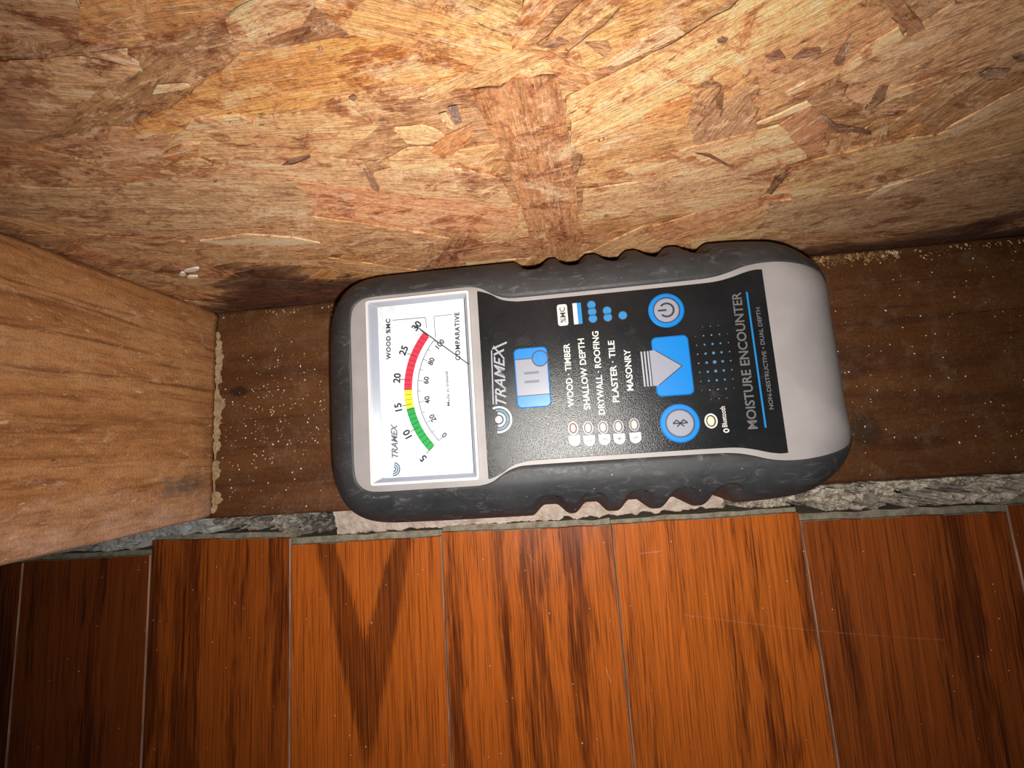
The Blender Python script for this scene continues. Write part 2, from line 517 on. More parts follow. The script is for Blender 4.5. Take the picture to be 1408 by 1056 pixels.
STRAND, STUD, PLATE = mat_strand(), mat_stud(), mat_plate()
BEVEL, ENDG = mat_bevel(), mat_endgrain()
PINKP = mat_plaster('plaster_pinkish', (0.42, 0.33, 0.26), (0.62, 0.50, 0.42), (0.70, 0.60, 0.52), (0.30, 0.19, 0.12), 0.12, 0.5)
GREYP = mat_plaster('mortar_grey', (0.10, 0.085, 0.07), (0.30, 0.27, 0.23), (0.62, 0.56, 0.48), (0.035, 0.028, 0.022), 0.35, 0.8)
PALEP = mat_plaster('mortar_pale', (0.16, 0.13, 0.10), (0.50, 0.44, 0.35), (0.76, 0.69, 0.58), (0.035, 0.028, 0.02), 0.28, 0.85)
CARDP = mat_plaster('plaster_bluegrey', (0.30, 0.30, 0.30), (0.46, 0.46, 0.45), (0.60, 0.58, 0.55), (0.10, 0.09, 0.08), 0.16, 0.6)
LUMP = mat_plaster('cement_dark', (0.05, 0.045, 0.04), (0.13, 0.115, 0.10), (0.40, 0.36, 0.31), (0.02, 0.018, 0.015), 0.4, 0.6)
GLUE = mat_plaster('sawdust_tan', (0.26, 0.17, 0.09), (0.42, 0.29, 0.165), (0.54, 0.40, 0.25), (0.14, 0.09, 0.05), 0.25, 0.5)
SUBF = plain('subfloor_board', (0.05, 0.035, 0.022), 0.9)
RUBBER, SHELL, MEMB, DIAL, PANE = mat_rubber(), mat_shell(), mat_membrane(), mat_dial(), mat_pane()
FRAME = plain('window_frame_white', (0.58, 0.58, 0.58), 0.25, 0.6)
INNER = plain('window_inner_bevel', (0.30, 0.31, 0.36), 0.3, 0.5)
SHADE = plain('window_edge_shade', (0.03, 0.03, 0.04), 0.5)  # near-black colour for the painted shadow inside the dial window
BLUE = plain('key_blue', (0.001, 0.155, 0.47), 0.36, 0.5, (3.0, 0.07, 0.1))
BLUED = plain('print_blue', (0.005, 0.165, 0.42), 0.45)
BLUEDD = plain('print_dim_blue', (0.05, 0.16, 0.27), 0.45)
SILV = plain('key_silver', (0.22, 0.23, 0.28), 0.34, 0.5, (3.0, 0.07, 0.1))
SILVL = plain('print_silver', (0.26, 0.27, 0.31), 0.45)
WHITE = plain('print_white', (0.50, 0.49, 0.47), 0.5)
GREYT = plain('print_grey', (0.10, 0.098, 0.098), 0.5)
GREYD = plain('print_dim_grey', (0.17, 0.165, 0.165), 0.5)
INK = plain('print_ink', (0.018, 0.018, 0.024), 0.5)
INKG = plain('print_ink_grey', (0.10, 0.11, 0.14), 0.5)
RED = plain('band_red', (0.62, 0.025, 0.055), 0.5)
YEL = plain('band_yellow', (0.84, 0.64, 0.03), 0.5)
GRN = plain('band_green', (0.015, 0.30, 0.055), 0.5)
LEDR = plain('led_red', (0.34, 0.08, 0.05), 0.3)
LEDW = plain('led_clear', (0.42, 0.38, 0.33), 0.3)
LEDO = plain('led_cream', (0.72, 0.52, 0.36), 0.3)
CHIPW = plain('chip_white', (0.85, 0.74, 0.62), 0.6)
CRUMB = mat_crumb()

# ------------------------------------------------------------------ sheathing (oriented strand board)
WY = 1.6


def box(x0, x1, y0, y1, z0, z1):
    v = [(x, y, z) for x in (x0, x1) for y in (y0, y1) for z in (z0, z1)]
    f = [(0, 1, 3, 2), (4, 6, 7, 5), (0, 4, 5, 1), (2, 3, 7, 6), (0, 2, 6, 4), (1, 5, 7, 3)]
    return v, f


v, f = box(-150, 470, WY, WY + 11, -60, 330)
me = mesh(v, f)
uvl = me.uv_layers.new(name='UVMap')
for lp in me.loops:
    p = me.vertices[lp.vertex_index].co * 1000
    uvl.data[lp.index].uv = (p.x, p.z)
wall = link('wall_back', me, [STRAND])
wall.color = (0.40, 0.23, 0.11, 1)
tag(wall, 'oriented strand board sheathing at the back of the opened wall', 'wall', kind='structure')


def strand(poly, ga, gb, colr, lift, thick=0.5, rough=0.35, name='strand', tilt=0.0):
    """one flake of wood lying on the sheet: poly in (x, z) mm, grain from ga to gb"""
    P = np.array(poly, float)
    g = np.array(gb, float) - np.array(ga, float)
    g /= np.linalg.norm(g)
    nrm = np.array((-g[1], g[0]))
    if sum(P[i - 1][0] * P[i][1] - P[i][0] * P[i - 1][1] for i in range(len(P))) < 0:
        P = P[::-1]
    pts = []
    for i in range(len(P)):
        a, b = P[i], P[(i + 1) % len(P)]
        L = np.linalg.norm(b - a)
        n = max(1, min(9, int(L / 2.2)))
        along = abs(np.dot((b - a) / max(L, 1e-6), g))
        for k in range(n):
            q = a + (b - a) * k / n
            j = rough * (0.5 + 1.2 * (1 - along))
            pts.append(q + nrm * rnd.uniform(-1, 1) * rough * 0.6 + g * rnd.uniform(-1, 1) * j * (0 if k == 0 and along > .7 else 1.3))
    n = len(pts)
    c = np.mean(pts, axis=0)
    vs = []
    for q in pts:
        yl = WY - lift - tilt * np.dot(q - c, nrm)
        vs.append((q[0], yl, q[1]))
    for q in pts:
        yl = WY - lift - tilt * np.dot(q - c, nrm)
        vs.append((q[0] - (q[0] - c[0]) * 0.004, min(yl + thick, WY + 0.2), q[1] - (q[1] - c[1]) * 0.004))
    fs = [tuple(range(n))] + [(i, n + i, n + (i + 1) % n, (i + 1) % n) for i in range(n)]
    me = mesh(vs, fs)
    uvl = me.uv_layers.new(name='UVMap')
    off = (rnd.uniform(0, 500), rnd.uniform(0, 500))
    loops = np.zeros(len(me.loops), int)
    me.loops.foreach_get('vertex_index', loops)
    allp = np.array([(q[0], q[1]) for q in pts] * 2)
    uu = allp @ g + off[0]
    vv = allp @ nrm + off[1]
    uvl.data.foreach_set('uv', np.stack([uu[loops], vv[loops]], 1).ravel())
    o = link(name, me, [STRAND], wall)
    o.color = (*colr, 1)
    return o


PAL = [(0.50, 0.29, 0.13), (0.50, 0.25, 0.085), (0.62, 0.39, 0.19), (0.32, 0.165, 0.08), (0.46, 0.23, 0.11),
       (0.42, 0.28, 0.155), (0.55, 0.33, 0.15), (0.38, 0.20, 0.09)]
lift = 0.12
for k in range(205):
    cx, cz = rnd.uniform(-45, 345), rnd.uniform(-6, 150)
    if k > 120:
        cz = rnd.uniform(-2, 60)
    L = rnd.uniform(26, 85)
    W = rnd.uniform(5, 20)
    a = math.radians(rnd.gauss(18 if cx > 150 else 2, 22))
    if rnd.random() < 0.12:
        a += math.pi / 2
    g = np.array((math.cos(a), math.sin(a)))
    nn = np.array((-g[1], g[0]))
    c = np.array((cx, cz))
    hw0, hw1 = W / 2, W / 2 * rnd.uniform(0.45, 1.0)
    pl = [c - g * L / 2 * rnd.uniform(.85, 1) - nn * hw0, c + g * L / 2 - nn * hw1, c + g * L / 2 * rnd.uniform(.85, 1.05) + nn * hw1 * .9,
          c + nn * (hw0 + hw1) / 2 * 1.05, c - g * L / 2 + nn * hw0]
    cc = rnd.choice(PAL)
    q = rnd.uniform(0.62, 1.25)
    strand(pl, c, c + g, tuple(min(.9, t * q) for t in cc), lift, rnd.uniform(0.25, 0.5), 0.45)
    lift += 0.0052

W_ = [  # colour, grain start, grain end, outline: strands that stand out in the sheet
 ((.44,.27,.15), (69.11, 123.12), (77.64, 120.82), [(72.18, 127.47),(83.83, 125.85),(75.92, 118.24),(69.68, 118.34),(61.53, 120.39)]),
 ((.47,.22,.07), (78.63, 120.68), (103.19, 120.27), [(83.83, 125.85),(105.67, 122.8),(102.84, 119.81),(90.67, 116.4),(81.76, 116.03),(75.11, 117.77)]),
 ((.36,.20,.11), (48.5, 110.78), (60.77, 107.12), [(56.21, 116.85),(65.05, 114.81),(63.67, 108.32),(53.92, 102.81),(40.58, 101.07),(36.59, 103.81)]),
 ((.37,.18,.08), (31.61, 97.08), (59.22, 88.24), [(31.09, 100.15),(42.01, 99.75),(48.14, 94.08),(62.31, 92.23),(60.38, 86.67),(42.15, 85.9),(37.27, 92.32)]),
 ((.50,.29,.16), (44.64, 99.28), (71.76, 97.74), [(45.79, 100.16),(60.7, 102.04),(72.93, 98.97),(61.92, 91.33),(50.01, 94.22)]),
 ((.58,.35,.17), (74.22, 100.33), (113.79, 96.56), [(71.09, 97.85),(83.17, 100.16),(97.44, 99.28),(109.1, 99.18),(112.65, 93.82),(101.42, 86.89),(85.81, 86.47),(73.24, 90.26)]),
 ((.55,.34,.19), (63.74, 87.4), (103.92, 81.3), [(58.48, 85.65),(77.18, 88.8),(93.78, 88.26),(105.03, 83.74),(104.15, 73.34),(88.53, 76.35),(72.59, 80.64)]),
 ((.47,.32,.18), (14.52, 85.22), (80.11, 72.12), [(18.13, 92.74),(29.5, 87.76),(41.6, 85.42),(56.94, 85.94),(70.41, 84.79),(85.15, 80.02),(87.59, 71.32),(79.31, 64.17),(60.95, 59.69),(36.4, 62.84),(19.7, 71.99),(3.9, 83.42)]),
 ((.46,.28,.14), (51.92, 62.53), (104.17, 51.18), [(37.32, 58.94),(59.9, 64.21),(81.62, 64.47),(104.46, 52.04),(116.06, 43.76),(99.28, 36.86),(71.81, 43.29),(49.45, 47.43)]),
 ((.57,.27,.14), (86.83, 76.68), (137.93, 52.77), [(86.29, 81.81),(95.98, 76.15),(111.27, 71.96),(125.01, 64.93),(138.83, 59.28),(138.25, 44.73),(121.26, 46.05),(105.31, 54.52),(90.83, 61.76),(85.08, 70.43)]),
 ((.62,.31,.09), (69.82, 102.03), (137.97, 104.26), [(61.42, 99.93),(78.26, 104.59),(96.96, 112.2),(110.6, 112.2),(120.19, 112.01),(128.65, 108.18),(138.08, 103.07),(128.29, 101.83),(119.22, 103.11),(109.76, 103.33),(104.13, 100.7),(87.66, 100.16),(72.77, 98.79)]),
 ((.66,.38,.15), (114.22, 116.59), (140.63, 105.27), [(112.69, 117.88),(119.47, 120.41),(130.48, 118.87),(135.77, 113.47),(141.45, 107.57),(140.56, 104.58),(132.96, 105.03),(124.07, 109.4),(115.92, 113.13)]),
 ((.53,.36,.14), (130.84, 116.33), (142.26, 110.21), [(130.11, 119.4),(144.36, 117.41),(142.49, 110.18),(140.25, 107.75),(135.57, 112.37)]),
 ((.68,.46,.26), (97.67, 116.19), (111.94, 118.51), [(98.39, 117.79),(104.14, 119.32),(113.32, 120.8),(113.01, 118.05),(109.67, 115.69),(100.41, 113.48),(97.67, 115.0)]),
 ((.66,.42,.20), (127.73, 99.63), (143.12, 104.89), [(122.15, 99.68),(132.68, 103.61),(139.51, 106.54),(145.03, 105.7),(148.17, 101.5),(140.84, 100.33),(133.35, 100.06),(125.86, 97.86)]),
 ((.56,.36,.20), (105.56, 76.74), (137.08, 66.97), [(105.84, 79.56),(114.61, 81.73),(127.39, 76.96),(135.66, 71.65),(137.73, 58.37),(125.01, 64.93),(110.43, 69.51),(104.15, 73.34)]),
 ((.74,.48,.25), (109.84, 82.86), (128.26, 81.33), [(109.13, 83.25),(116.29, 86.64),(122.54, 85.54),(128.41, 82.06),(120.42, 77.69),(111.89, 79.0)]),
 ((.72,.48,.25), (115.88, 92.24), (124.94, 88.55), [(115.74, 92.68),(121.38, 92.54),(125.45, 89.33),(121.29, 86.93),(116.81, 88.17)]),
 ((.46,.19,.06), (120.31, 83.51), (131.99, 92.56), [(120.51, 84.22),(124.94, 88.55),(131.74, 91.2),(130.57, 86.45),(125.09, 82.4)]),
 ((.58,.31,.12), (141.47, 107.83), (148.03, 113.88), [(145.38, 116.79),(150.63, 116.05),(145.12, 108.56),(141.34, 106.26),(140.54, 108.23)]),
 ((.64,.42,.19), (146.89, 106.36), (156.86, 112.63), [(145.67, 106.41),(151.44, 111.43),(156.26, 115.27),(161.1, 113.08),(152.87, 107.66),(146.88, 105.42)]),
 ((.60,.34,.12), (151.85, 104.94), (170.41, 110.7), [(150.64, 104.3),(156.35, 108.14),(160.76, 114.64),(174.98, 112.65),(175.25, 109.46),(169.27, 105.48),(162.07, 102.71),(155.41, 100.38)]),
 ((.52,.27,.11), (146.25, 104.41), (156.29, 98.37), [(145.03, 105.7),(148.13, 104.68),(156.52, 98.65),(153.76, 96.48),(149.86, 97.43),(148.43, 101.46)]),
 ((.57,.33,.14), (155.5, 74.56), (180.15, 77.82), [(154.41, 79.92),(167.06, 85.24),(179.43, 84.62),(184.09, 75.92),(173.36, 72.14),(167.35, 66.6),(156.22, 65.57)]),
 ((.60,.38,.20), (157.23, 52.86), (207.02, 55.88), [(156.4, 63.24),(175.34, 64.17),(195.42, 60.38),(207.11, 61.33),(210.75, 49.1),(193.25, 44.7),(168.97, 45.45),(158.69, 43.14)]),
 ((.40,.24,.14), (181.45, 78.78), (184.3, 93.97), [(180.32, 92.07),(184.04, 95.14),(189.91, 86.87),(194.72, 78.34),(188.98, 76.05),(181.11, 77.42),(177.03, 85.02)]),
 ((.60,.27,.08), (167.52, 86.61), (175.68, 89.19), [(166.38, 88.41),(175.55, 91.78),(177.35, 84.97),(175.7, 81.82),(168.61, 85.19)]),
 ((.66,.38,.16), (181.43, 91.01), (186.1, 97.15), [(179.01, 95.45),(185.74, 98.68),(186.88, 95.8),(185.81, 91.19),(183.2, 88.72)]),
 ((.48,.26,.12), (187.91, 93.4), (204.32, 103.56), [(184.96, 98.22),(190.43, 101.83),(196.94, 106.02),(202.48, 105.22),(206.91, 100.95),(203.08, 93.45),(200.27, 87.07),(191.92, 83.57)]),
 ((.50,.31,.17), (197.72, 86.55), (220.95, 103.5), [(203.43, 92.92),(208.96, 99.08),(214.07, 105.04),(223.12, 107.46),(239.91, 93.09),(225.99, 87.76),(216.64, 81.91),(209.76, 85.54)]),
 ((.40,.19,.10), (202.23, 73.98), (207.03, 83.09), [(198.62, 79.91),(201.88, 84.33),(210.01, 78.86),(214.39, 69.33),(212.18, 67.34)]),
 ((.52,.34,.16), (217.82, 53.81), (256.92, 70.53), [(213.23, 64.36),(226.36, 68.52),(240.07, 69.87),(250.43, 77.99),(257.8, 76.79),(274.44, 60.1),(253.76, 56.1),(237.87, 47.14),(220.39, 45.67),(212.04, 56.59)]),
 ((.43,.29,.17), (222.79, 37.35), (279.02, 48.97), [(213.64, 46.62),(238.76, 45.86),(254.72, 55.01),(276.54, 59.73),(314.29, 25.35),(276.94, 15.81),(241.56, 20.81),(219.4, 30.67)]),
 ((.52,.37,.22), (241.67, 70.79), (247.7, 82.22), [(240.25, 71.5),(244.9, 81.57),(248.07, 85.66),(253.4, 77.5),(249.19, 73.61),(243.37, 69.79)]),
 ((.52,.34,.19), (172.44, 60.14), (203.15, 67.31), [(168.74, 64.15),(185.49, 67.12),(206.67, 68.86),(209.15, 60.95),(189.53, 55.44),(176.57, 55.1)]),
 ((.72,.46,.25), (168.97, 67.81), (199.3, 78.02), [(166.37, 70.06),(177.63, 75.32),(188.34, 77.59),(198.62, 79.91),(212.74, 66.69),(208.68, 65.19),(192.46, 67.56),(184.19, 65.58),(171.56, 64.25)]),
 ((.78,.49,.23), (154.62, 85.63), (192.65, 107.53), [(150.77, 95.24),(157.61, 98.48),(163.68, 101.03),(169.64, 104.27),(176.23, 108.42),(178.32, 112.18),(200.14, 109.64),(194.45, 104.75),(186.59, 99.97),(178.75, 96.13),(172.66, 92.06),(165.13, 87.22),(153.31, 81.55),(152.24, 89.17)]),
 ((.80,.58,.36), (157.28, 100.99), (168.95, 106.53), [(156.76, 101.07),(161.71, 104.53),(167.84, 107.54),(169.84, 105.53),(163.91, 102.84),(159.8, 101.34)]),
 ((.42,.20,.09), (142.86, 100.48), (150.28, 27.9), [(133.02, 99.78),(140.85, 100.48),(149.23, 100.57),(150.39, 94.23),(152.21, 83.83),(154.78, 64.22),(159.06, 29.87),(151.76, 20.85),(142.51, 26.74),(140.5, 52.23),(138.34, 70.54),(136.91, 83.0),(134.48, 91.14)]),
 ((.55,.36,.20), (62.57, 115.87), (76.98, 111.56), [(62.11, 116.47),(72.81, 115.87),(79.14, 112.36),(73.61, 110.92),(63.67, 108.32),(61.64, 108.97),(61.48, 112.1)]),
 ((.44,.19,.055), (64.71, 93.46), (75.32, 94.98), [(64.23, 93.32),(68.44, 95.09),(76.42, 95.87),(71.95, 92.64),(65.93, 91.58)]),
 ((.66,.45,.24), (61.05, 89.21), (73.28, 88.25), [(60.09, 89.13),(68.15, 92.14),(71.41, 92.03),(73.63, 87.41),(63.53, 87.17)]),
 ((.66,.43,.24), (74.4, 99.71), (89.53, 99.66), [(73.76, 99.02),(78.47, 101.32),(88.42, 101.14),(90.09, 99.0),(81.32, 97.93)]),
 ((.27,.13,.065), (200.49, 106.41), (211.31, 99.4), [(198.67, 107.55),(202.75, 106.97),(211.92, 100.22),(210.19, 99.04)]),
 ((.68,.44,.24), (203.22, 94.21), (208.69, 100.18), [(202.73, 93.97),(203.56, 98.26),(206.57, 101.38),(209.95, 99.34),(207.87, 98.16),(204.36, 93.1)]),
 ((.66,.45,.25), (217.0, 85.3), (224.97, 88.92), [(214.37, 87.87),(217.33, 86.69),(224.33, 89.35),(225.99, 87.76),(220.38, 84.57),(217.64, 84.45)]),
 ((.84,.60,.40), (75.87, 115.79), (80.01, 113.19), [(75.23, 115.89),(78.21, 116.19),(81.22, 116.11),(80.48, 114.84),(80.61, 113.76),(79.49, 112.44),(77.87, 114.19)]),
 ((.82,.60,.38), (77.71, 108.76), (84.87, 108.7), [(77.47, 108.8),(79.45, 109.4),(84.29, 109.24),(84.99, 108.53),(82.95, 108.08),(77.52, 108.17)]),
 ((.75,.55,.34), (46.09, 55.5), (77.92, 54.14), [(43.92, 59.81),(59.29, 60.49),(70.04, 56.34),(76.24, 51.16),(65.02, 52.21),(48.43, 55.46)]),
 ((.80,.60,.42), (242.35, 43.65), (250.07, 50.75), [(243.47, 42.66),(243.86, 48.49),(249.53, 51.18),(248.35, 49.03),(245.84, 44.48)]),
 ((.78,.58,.38), (195.15, 89.17), (198.01, 90.46), [(194.63, 89.6),(197.06, 91.63),(198.05, 90.63),(195.41, 88.94)]),
 ((.74,.50,.28), (193.77, 82.22), (201.19, 85.98), [(192.78, 81.75),(200.63, 86.45),(202.01, 85.09),(194.44, 81.47)]),
]
lift = 1.22
for i, (c_, ga, gb, pl) in enumerate(W_):
    strand(pl, ga, gb, c_, lift, 0.55, 0.40, tilt=0.0)
    lift += 0.016

DK = [  # dark slivers and bark bits caught in the surface
 ((.11,.06,.05), [(205.75, 82.3),(207.51, 81.39),(212.05, 78.08),(221.57, 74.68),(222.35, 73.39),(212.84, 76.39),(207.39, 80.37)]),
 ((.10,.04,.03), [(87.5, 86.92),(90.92, 88.53),(95.2, 88.96),(95.12, 88.26),(89.8, 86.76)]),
 ((.10,.09,.12), [(127.89, 96.82),(129.63, 96.89),(129.81, 92.92),(128.29, 92.18)]),
 ((.76,.52,.28), [(125.82, 95.51),(127.21, 95.83),(128.09, 92.62),(127.44, 91.1),(125.91, 93.58)]),
 ((.22,.13,.09), [(104.32, 82.56),(105.56, 81.8),(105.34, 75.28),(104.03, 73.04),(103.31, 75.36)]),
 ((.09,.045,.04), [(175.81, 103.74),(176.48, 104.16),(177.72, 103.72),(177.43, 102.98),(176.28, 103.15)]),
 ((.12,.05,.035), [(191.2, 97.85),(192.27, 99.67),(195.17, 99.51),(195.93, 98.28),(193.35, 97.81)]),
 ((.13,.06,.04), [(199.49, 95.99),(199.01, 99.21),(198.82, 101.63),(200.57, 98.71),(201.77, 95.04),(200.85, 94.88)]),
 ((.16,.07,.05), [(185.98, 99.22),(187.87, 100.33),(190.01, 98.17),(187.8, 98.07)]),
 ((.20,.09,.05), [(180.69, 91.13),(181.72, 92.02),(183.22, 87.58),(181.98, 87.78)]),
 ((.34,.19,.09), [(153.43, 106.69),(157.2, 106.26),(158.15, 104.67),(156.98, 103.34),(155.3, 104.96)]),
 ((.10,.05,.035), [(182.35, 74.23),(185.87, 73.34),(194.13, 66.98),(193.49, 66.81),(186.29, 72.23)]),
 ((.14,.065,.04), [(214.98, 82.18),(213.13, 88.07),(214.57, 88.87),(216.99, 84.37),(216.14, 82.19)]),
 ((.18,.09,.05), [(216.02, 91.77),(217.8, 93.5),(218.96, 93.62),(218.54, 91.85)]),
 ((.15,.10,.07), [(231.55, 88.23),(232.4, 89.4),(237.31, 88.64),(237.79, 86.59),(234.43, 86.61)]),
 ((.10,.055,.05), [(233.49, 92.16),(235.24, 92.64),(238.88, 90.59),(236.32, 90.37)]),
 ((.16,.08,.05), [(145.68, 107.2),(149.28, 108.19),(150.74, 107.34),(148.11, 106.57)]),
 ((.13,.075,.05), [(208.98, 53.08),(208.36, 58.91),(210.34, 63.14),(211.01, 57.44),(211.12, 51.6)]),
 ((.11,.05,.035), [(110.15, 112.27),(110.91, 112.53),(110.92, 111.9),(110.21, 111.49)]),
 ((.10,.05,.04), [(110.59, 102.22),(111.79, 102.69),(112.14, 101.97),(111.07, 101.47)]),
]
for i, (c_, pl) in enumerate(DK):
    P = np.array(pl)
    far = max(((a, b) for a in pl for b in pl), key=lambda t: np.hypot(t[0][0] - t[1][0], t[0][1] - t[1][1]))
    strand(pl, far[0], far[1], c_, 2.10 + 0.01 * i, 0.3, 0.12, name='bark_sliver' if c_[0] < .3 else 'strand')

# ------------------------------------------------------------------ floor: subfloor + boards
v, f = box(-260, 470, -420, 20, -60, -38)
floor = link('floor', mesh(v, f), [SUBF])
tag(floor, 'red-brown stained oak floor running up to the opened wall', 'floor', kind='structure')
TOPZ = -19.0
SEAM = [-182.0, -112.1, -46.4, 22.0, 92.0, 166.2, 243.4, 322.4, 402.0]
ENDY = [(-107.5, -107.3), (-106.9, -106.6), (-100.3, -102.4), (-105.4, -105.2), (-103.4, -104.0), (-103.7, -102.7), (-106.4, -106.8), (-103.9, -104.0)]
CORE = [2.1, 2.1, 2.1, 2.5, 2.2, 1.7, 2.6, 2.3]      # grey core showing past the wear layer
OAKC = [((0.24, 0.052, 0.010), (0.045, 0.010, 0.004)), ((0.25, 0.055, 0.010), (0.048, 0.010, 0.004)), ((0.38, 0.086, 0.011), (0.075, 0.014, 0.004)),
        ((0.55, 0.126, 0.015), (0.100, 0.021, 0.005)), ((0.56, 0.130, 0.016), (0.092, 0.018, 0.005)), ((0.57, 0.135, 0.017), (0.110, 0.023, 0.006)),
        ((0.34, 0.080, 0.015), (0.085, 0.020, 0.007)), ((0.28, 0.066, 0.014), (0.070, 0.017, 0.007))]
SCR = [(*(192.14, -141.04), *(290.37, -153.72), 0.22, 0.15), (*(177.08, -116.19), *(186.8, -115.45), 0.25, 0.3), (*(158.53, -160.52), *(160.06, -166.09), 0.3, 0.35), (*(129.74, -113.76), *(132.25, -118.08), 0.2, 0.3)]   # scratches in the finish: x0, y0, x1, y1, half width, strength
# flame figures: x centre, outer half width, outer length, inner half width, inner length, offset
FLAMES = [[], [], [], [(-1.0, 24, 100, 14, 42, 0)], [], [], [], []]
BANDF = [0.09, 0.085, 0.075, 0.03, 0.085, 0.07, 0.06, 0.09]
COVER = [0.01, 0.01, 0.01, -0.35, 0.025, 0.0, 0.03, 0.03]
LEAN = [0, 0, 0, 0, 0.0, 0.02, 0.03, 0.03]
for i in range(8):
    x0, x1 = SEAM[i] + 0.12, SEAM[i + 1] - 0.12
    ya, yb = ENDY[i]
    xc = (x0 + x1) / 2
    org = (xc, (ya + yb) / 2, TOPZ)
    bv = 0.42
    n = 10
    rows = []
    for k in range(n + 1):
        t = k / n
        x = x0 + (x1 - x0) * t
        j = rnd.uniform(-0.25, 0.25)
        rows.append((x, ya + (yb - ya) * t + j))
    verts, faces, fm = [], [], []
    yr = -400.0
    # rings along the board's end edge: bottom, lower bevel, top
    def at(k, dz, inx, iny):
        x, y = rows[k]
        if k == 0: x += inx
        if k == n: x -= inx
        return (x, y - iny, TOPZ + dz)
    core = CORE[i]
    A = [len(verts) + k for k in range(n + 1)]; verts += [at(k, -18.6, 0, -core) for k in range(n + 1)]
    A2 = [len(verts) + k for k in range(n + 1)]; verts += [at(k, -2.3, 0, -core + 0.35 * rnd.uniform(-1, 1)) for k in range(n + 1)]
    A3 = [len(verts) + k for k in range(n + 1)]; verts += [at(k, -1.9, 0, 0.05) for k in range(n + 1)]
    B = [len(verts) + k for k in range(n + 1)]; verts += [at(k, -bv, 0, 0) for k in range(n + 1)]
    T = [len(verts) + k for k in range(n + 1)]; verts += [at(k, 0, bv, 0.25) for k in range(n + 1)]
    fr = len(verts)
    verts += [(x0, yr, TOPZ - 18.6), (x0, yr, TOPZ - bv), (x0 + bv, yr, TOPZ), (x1 - bv, yr, TOPZ), (x1, yr, TOPZ - bv), (x1, yr, TOPZ - 18.6)]
    for k in range(n):
        for P_, Q_ in ((A, A2), (A2, A3), (A3, B)):
            faces.append((P_[k], P_[k + 1], Q_[k + 1], Q_[k])[::-1]); fm.append(2)
        faces.append((B[k], B[k + 1], T[k + 1], T[k])[::-1]); fm.append(2 if rnd.random() < .6 else 0)
    faces.append(tuple(T) + (fr + 3, fr + 2)); fm.append(0)
    faces.append((T[0], fr + 2, fr + 1, B[0])); fm.append(1)
    faces.append((T[n], B[n], fr + 4, fr + 3)); fm.append(1)
    faces.append((B[0], fr + 1, fr, A[0], A2[0], A3[0])); fm.append(2)
    faces.append((B[n], A3[n], A2[n], A[n], fr + 5, fr + 4)); fm.append(2)
    me = mesh(verts, faces, org, fm)
    bm = bmesh.new(); bm.from_mesh(me); bmesh.ops.recalc_face_normals(bm, faces=bm.faces); bm.to_mesh(me); bm.free()
    oak = mat_oak(i, OAKC[i][0], OAKC[i][1], FLAMES[i], BANDF[i], 11.7 * i + 2.3, LEAN[i], COVER[i],
                  [(a - org[0], b - org[1], c_ - org[0], d - org[1], w_, am) for a, b, c_, d, w_, am in SCR])
    o = link('floorboard', me, [oak, BEVEL, ENDG], floor)
    o.location = Vector(org) * MM

# ------------------------------------------------------------------ framing timber


def timber(name, a0, a1, axis, prof, nseg, amp, mat, seed):
    """sawn timber: rounded-corner profile swept along x or z, with a slightly fuzzy surface"""
    m = len(prof)
    vs, fs = [], []
    for k in range(nseg + 1):
        t = a0 + (a1 - a0) * k / nseg
        for (p, q, nx, ny) in prof:
            d = amp * (fbm(p * 0.14 + seed, q * 0.14, t * 0.05) + 0.5 * fbm(p * 0.6, q * 0.6 + seed, t * 0.25))
            p2, q2 = p + nx * d, q + ny * d
            vs.append((t, p2, q2) if axis == 'x' else (p2, q2, t))
    for k in range(nseg):
        for i in range(m):
            j = (i + 1) % m
            fs.append((k * m + i, k * m + j, (k + 1) * m + j, (k + 1) * m + i))
    fs.append(tuple(range(m))[::-1])
    fs.append(tuple(nseg * m + i for i in range(m)))
    me = mesh(vs, fs)
    bm = bmesh.new(); bm.from_mesh(me); bmesh.ops.recalc_face_normals(bm, faces=bm.faces); bm.to_mesh(me); bm.free()
    return link(name, me, [mat], smooth=True)


def rprofile(p0, p1, q0, q1, r, step=3.0):
    out = []
    def seg(a, b, nx, ny):
        L = math.hypot(b[0] - a[0], b[1] - a[1]); n = max(1, int(L / step))
        for k in range(n):
            out.append((a[0] + (b[0] - a[0]) * k / n, a[1] + (b[1] - a[1]) * k / n, nx, ny))
    def arc(cx, cy, a0):
        for k in range(5):
            a = a0 + math.pi / 2 * k / 5
            out.append((cx + r * math.cos(a), cy + r * math.sin(a), math.cos(a), math.sin(a)))
    seg((p0 + r, q0), (p1 - r, q0), 0, -1); arc(p1 - r, q0 + r, -math.pi / 2)
    seg((p1, q0 + r), (p1, q1 - r), 1, 0); arc(p1 - r, q1 - r, 0)
    seg((p1 - r, q1), (p0 + r, q1), 0, 1); arc(p0 + r, q1 - r, math.pi / 2)
    seg((p0, q1 - r), (p0, q0 + r), -1, 0); arc(p0 + r, q0 + r, math.pi)
    return out


plate = timber('bottom_plate', -150, 470, 'x', rprofile(-89.3, 0.3, -37.9, 0.0, 1.4), 200, 0.10, PLATE, 3.0)
tag(plate, 'dark brown timber sole plate lying under the meter', 'timber')
stud = timber('wall_stud', 0.05, 330, 'z', rprofile(-38.0, 0.0, -88.6, 0.2, 2.2), 130, 0.35, STUD, 9.0)
tag(stud, 'orange-tan sawn wall stud standing on the plate at the left', 'stud')

# ------------------------------------------------------------------ rubble in the gap between plate and boards


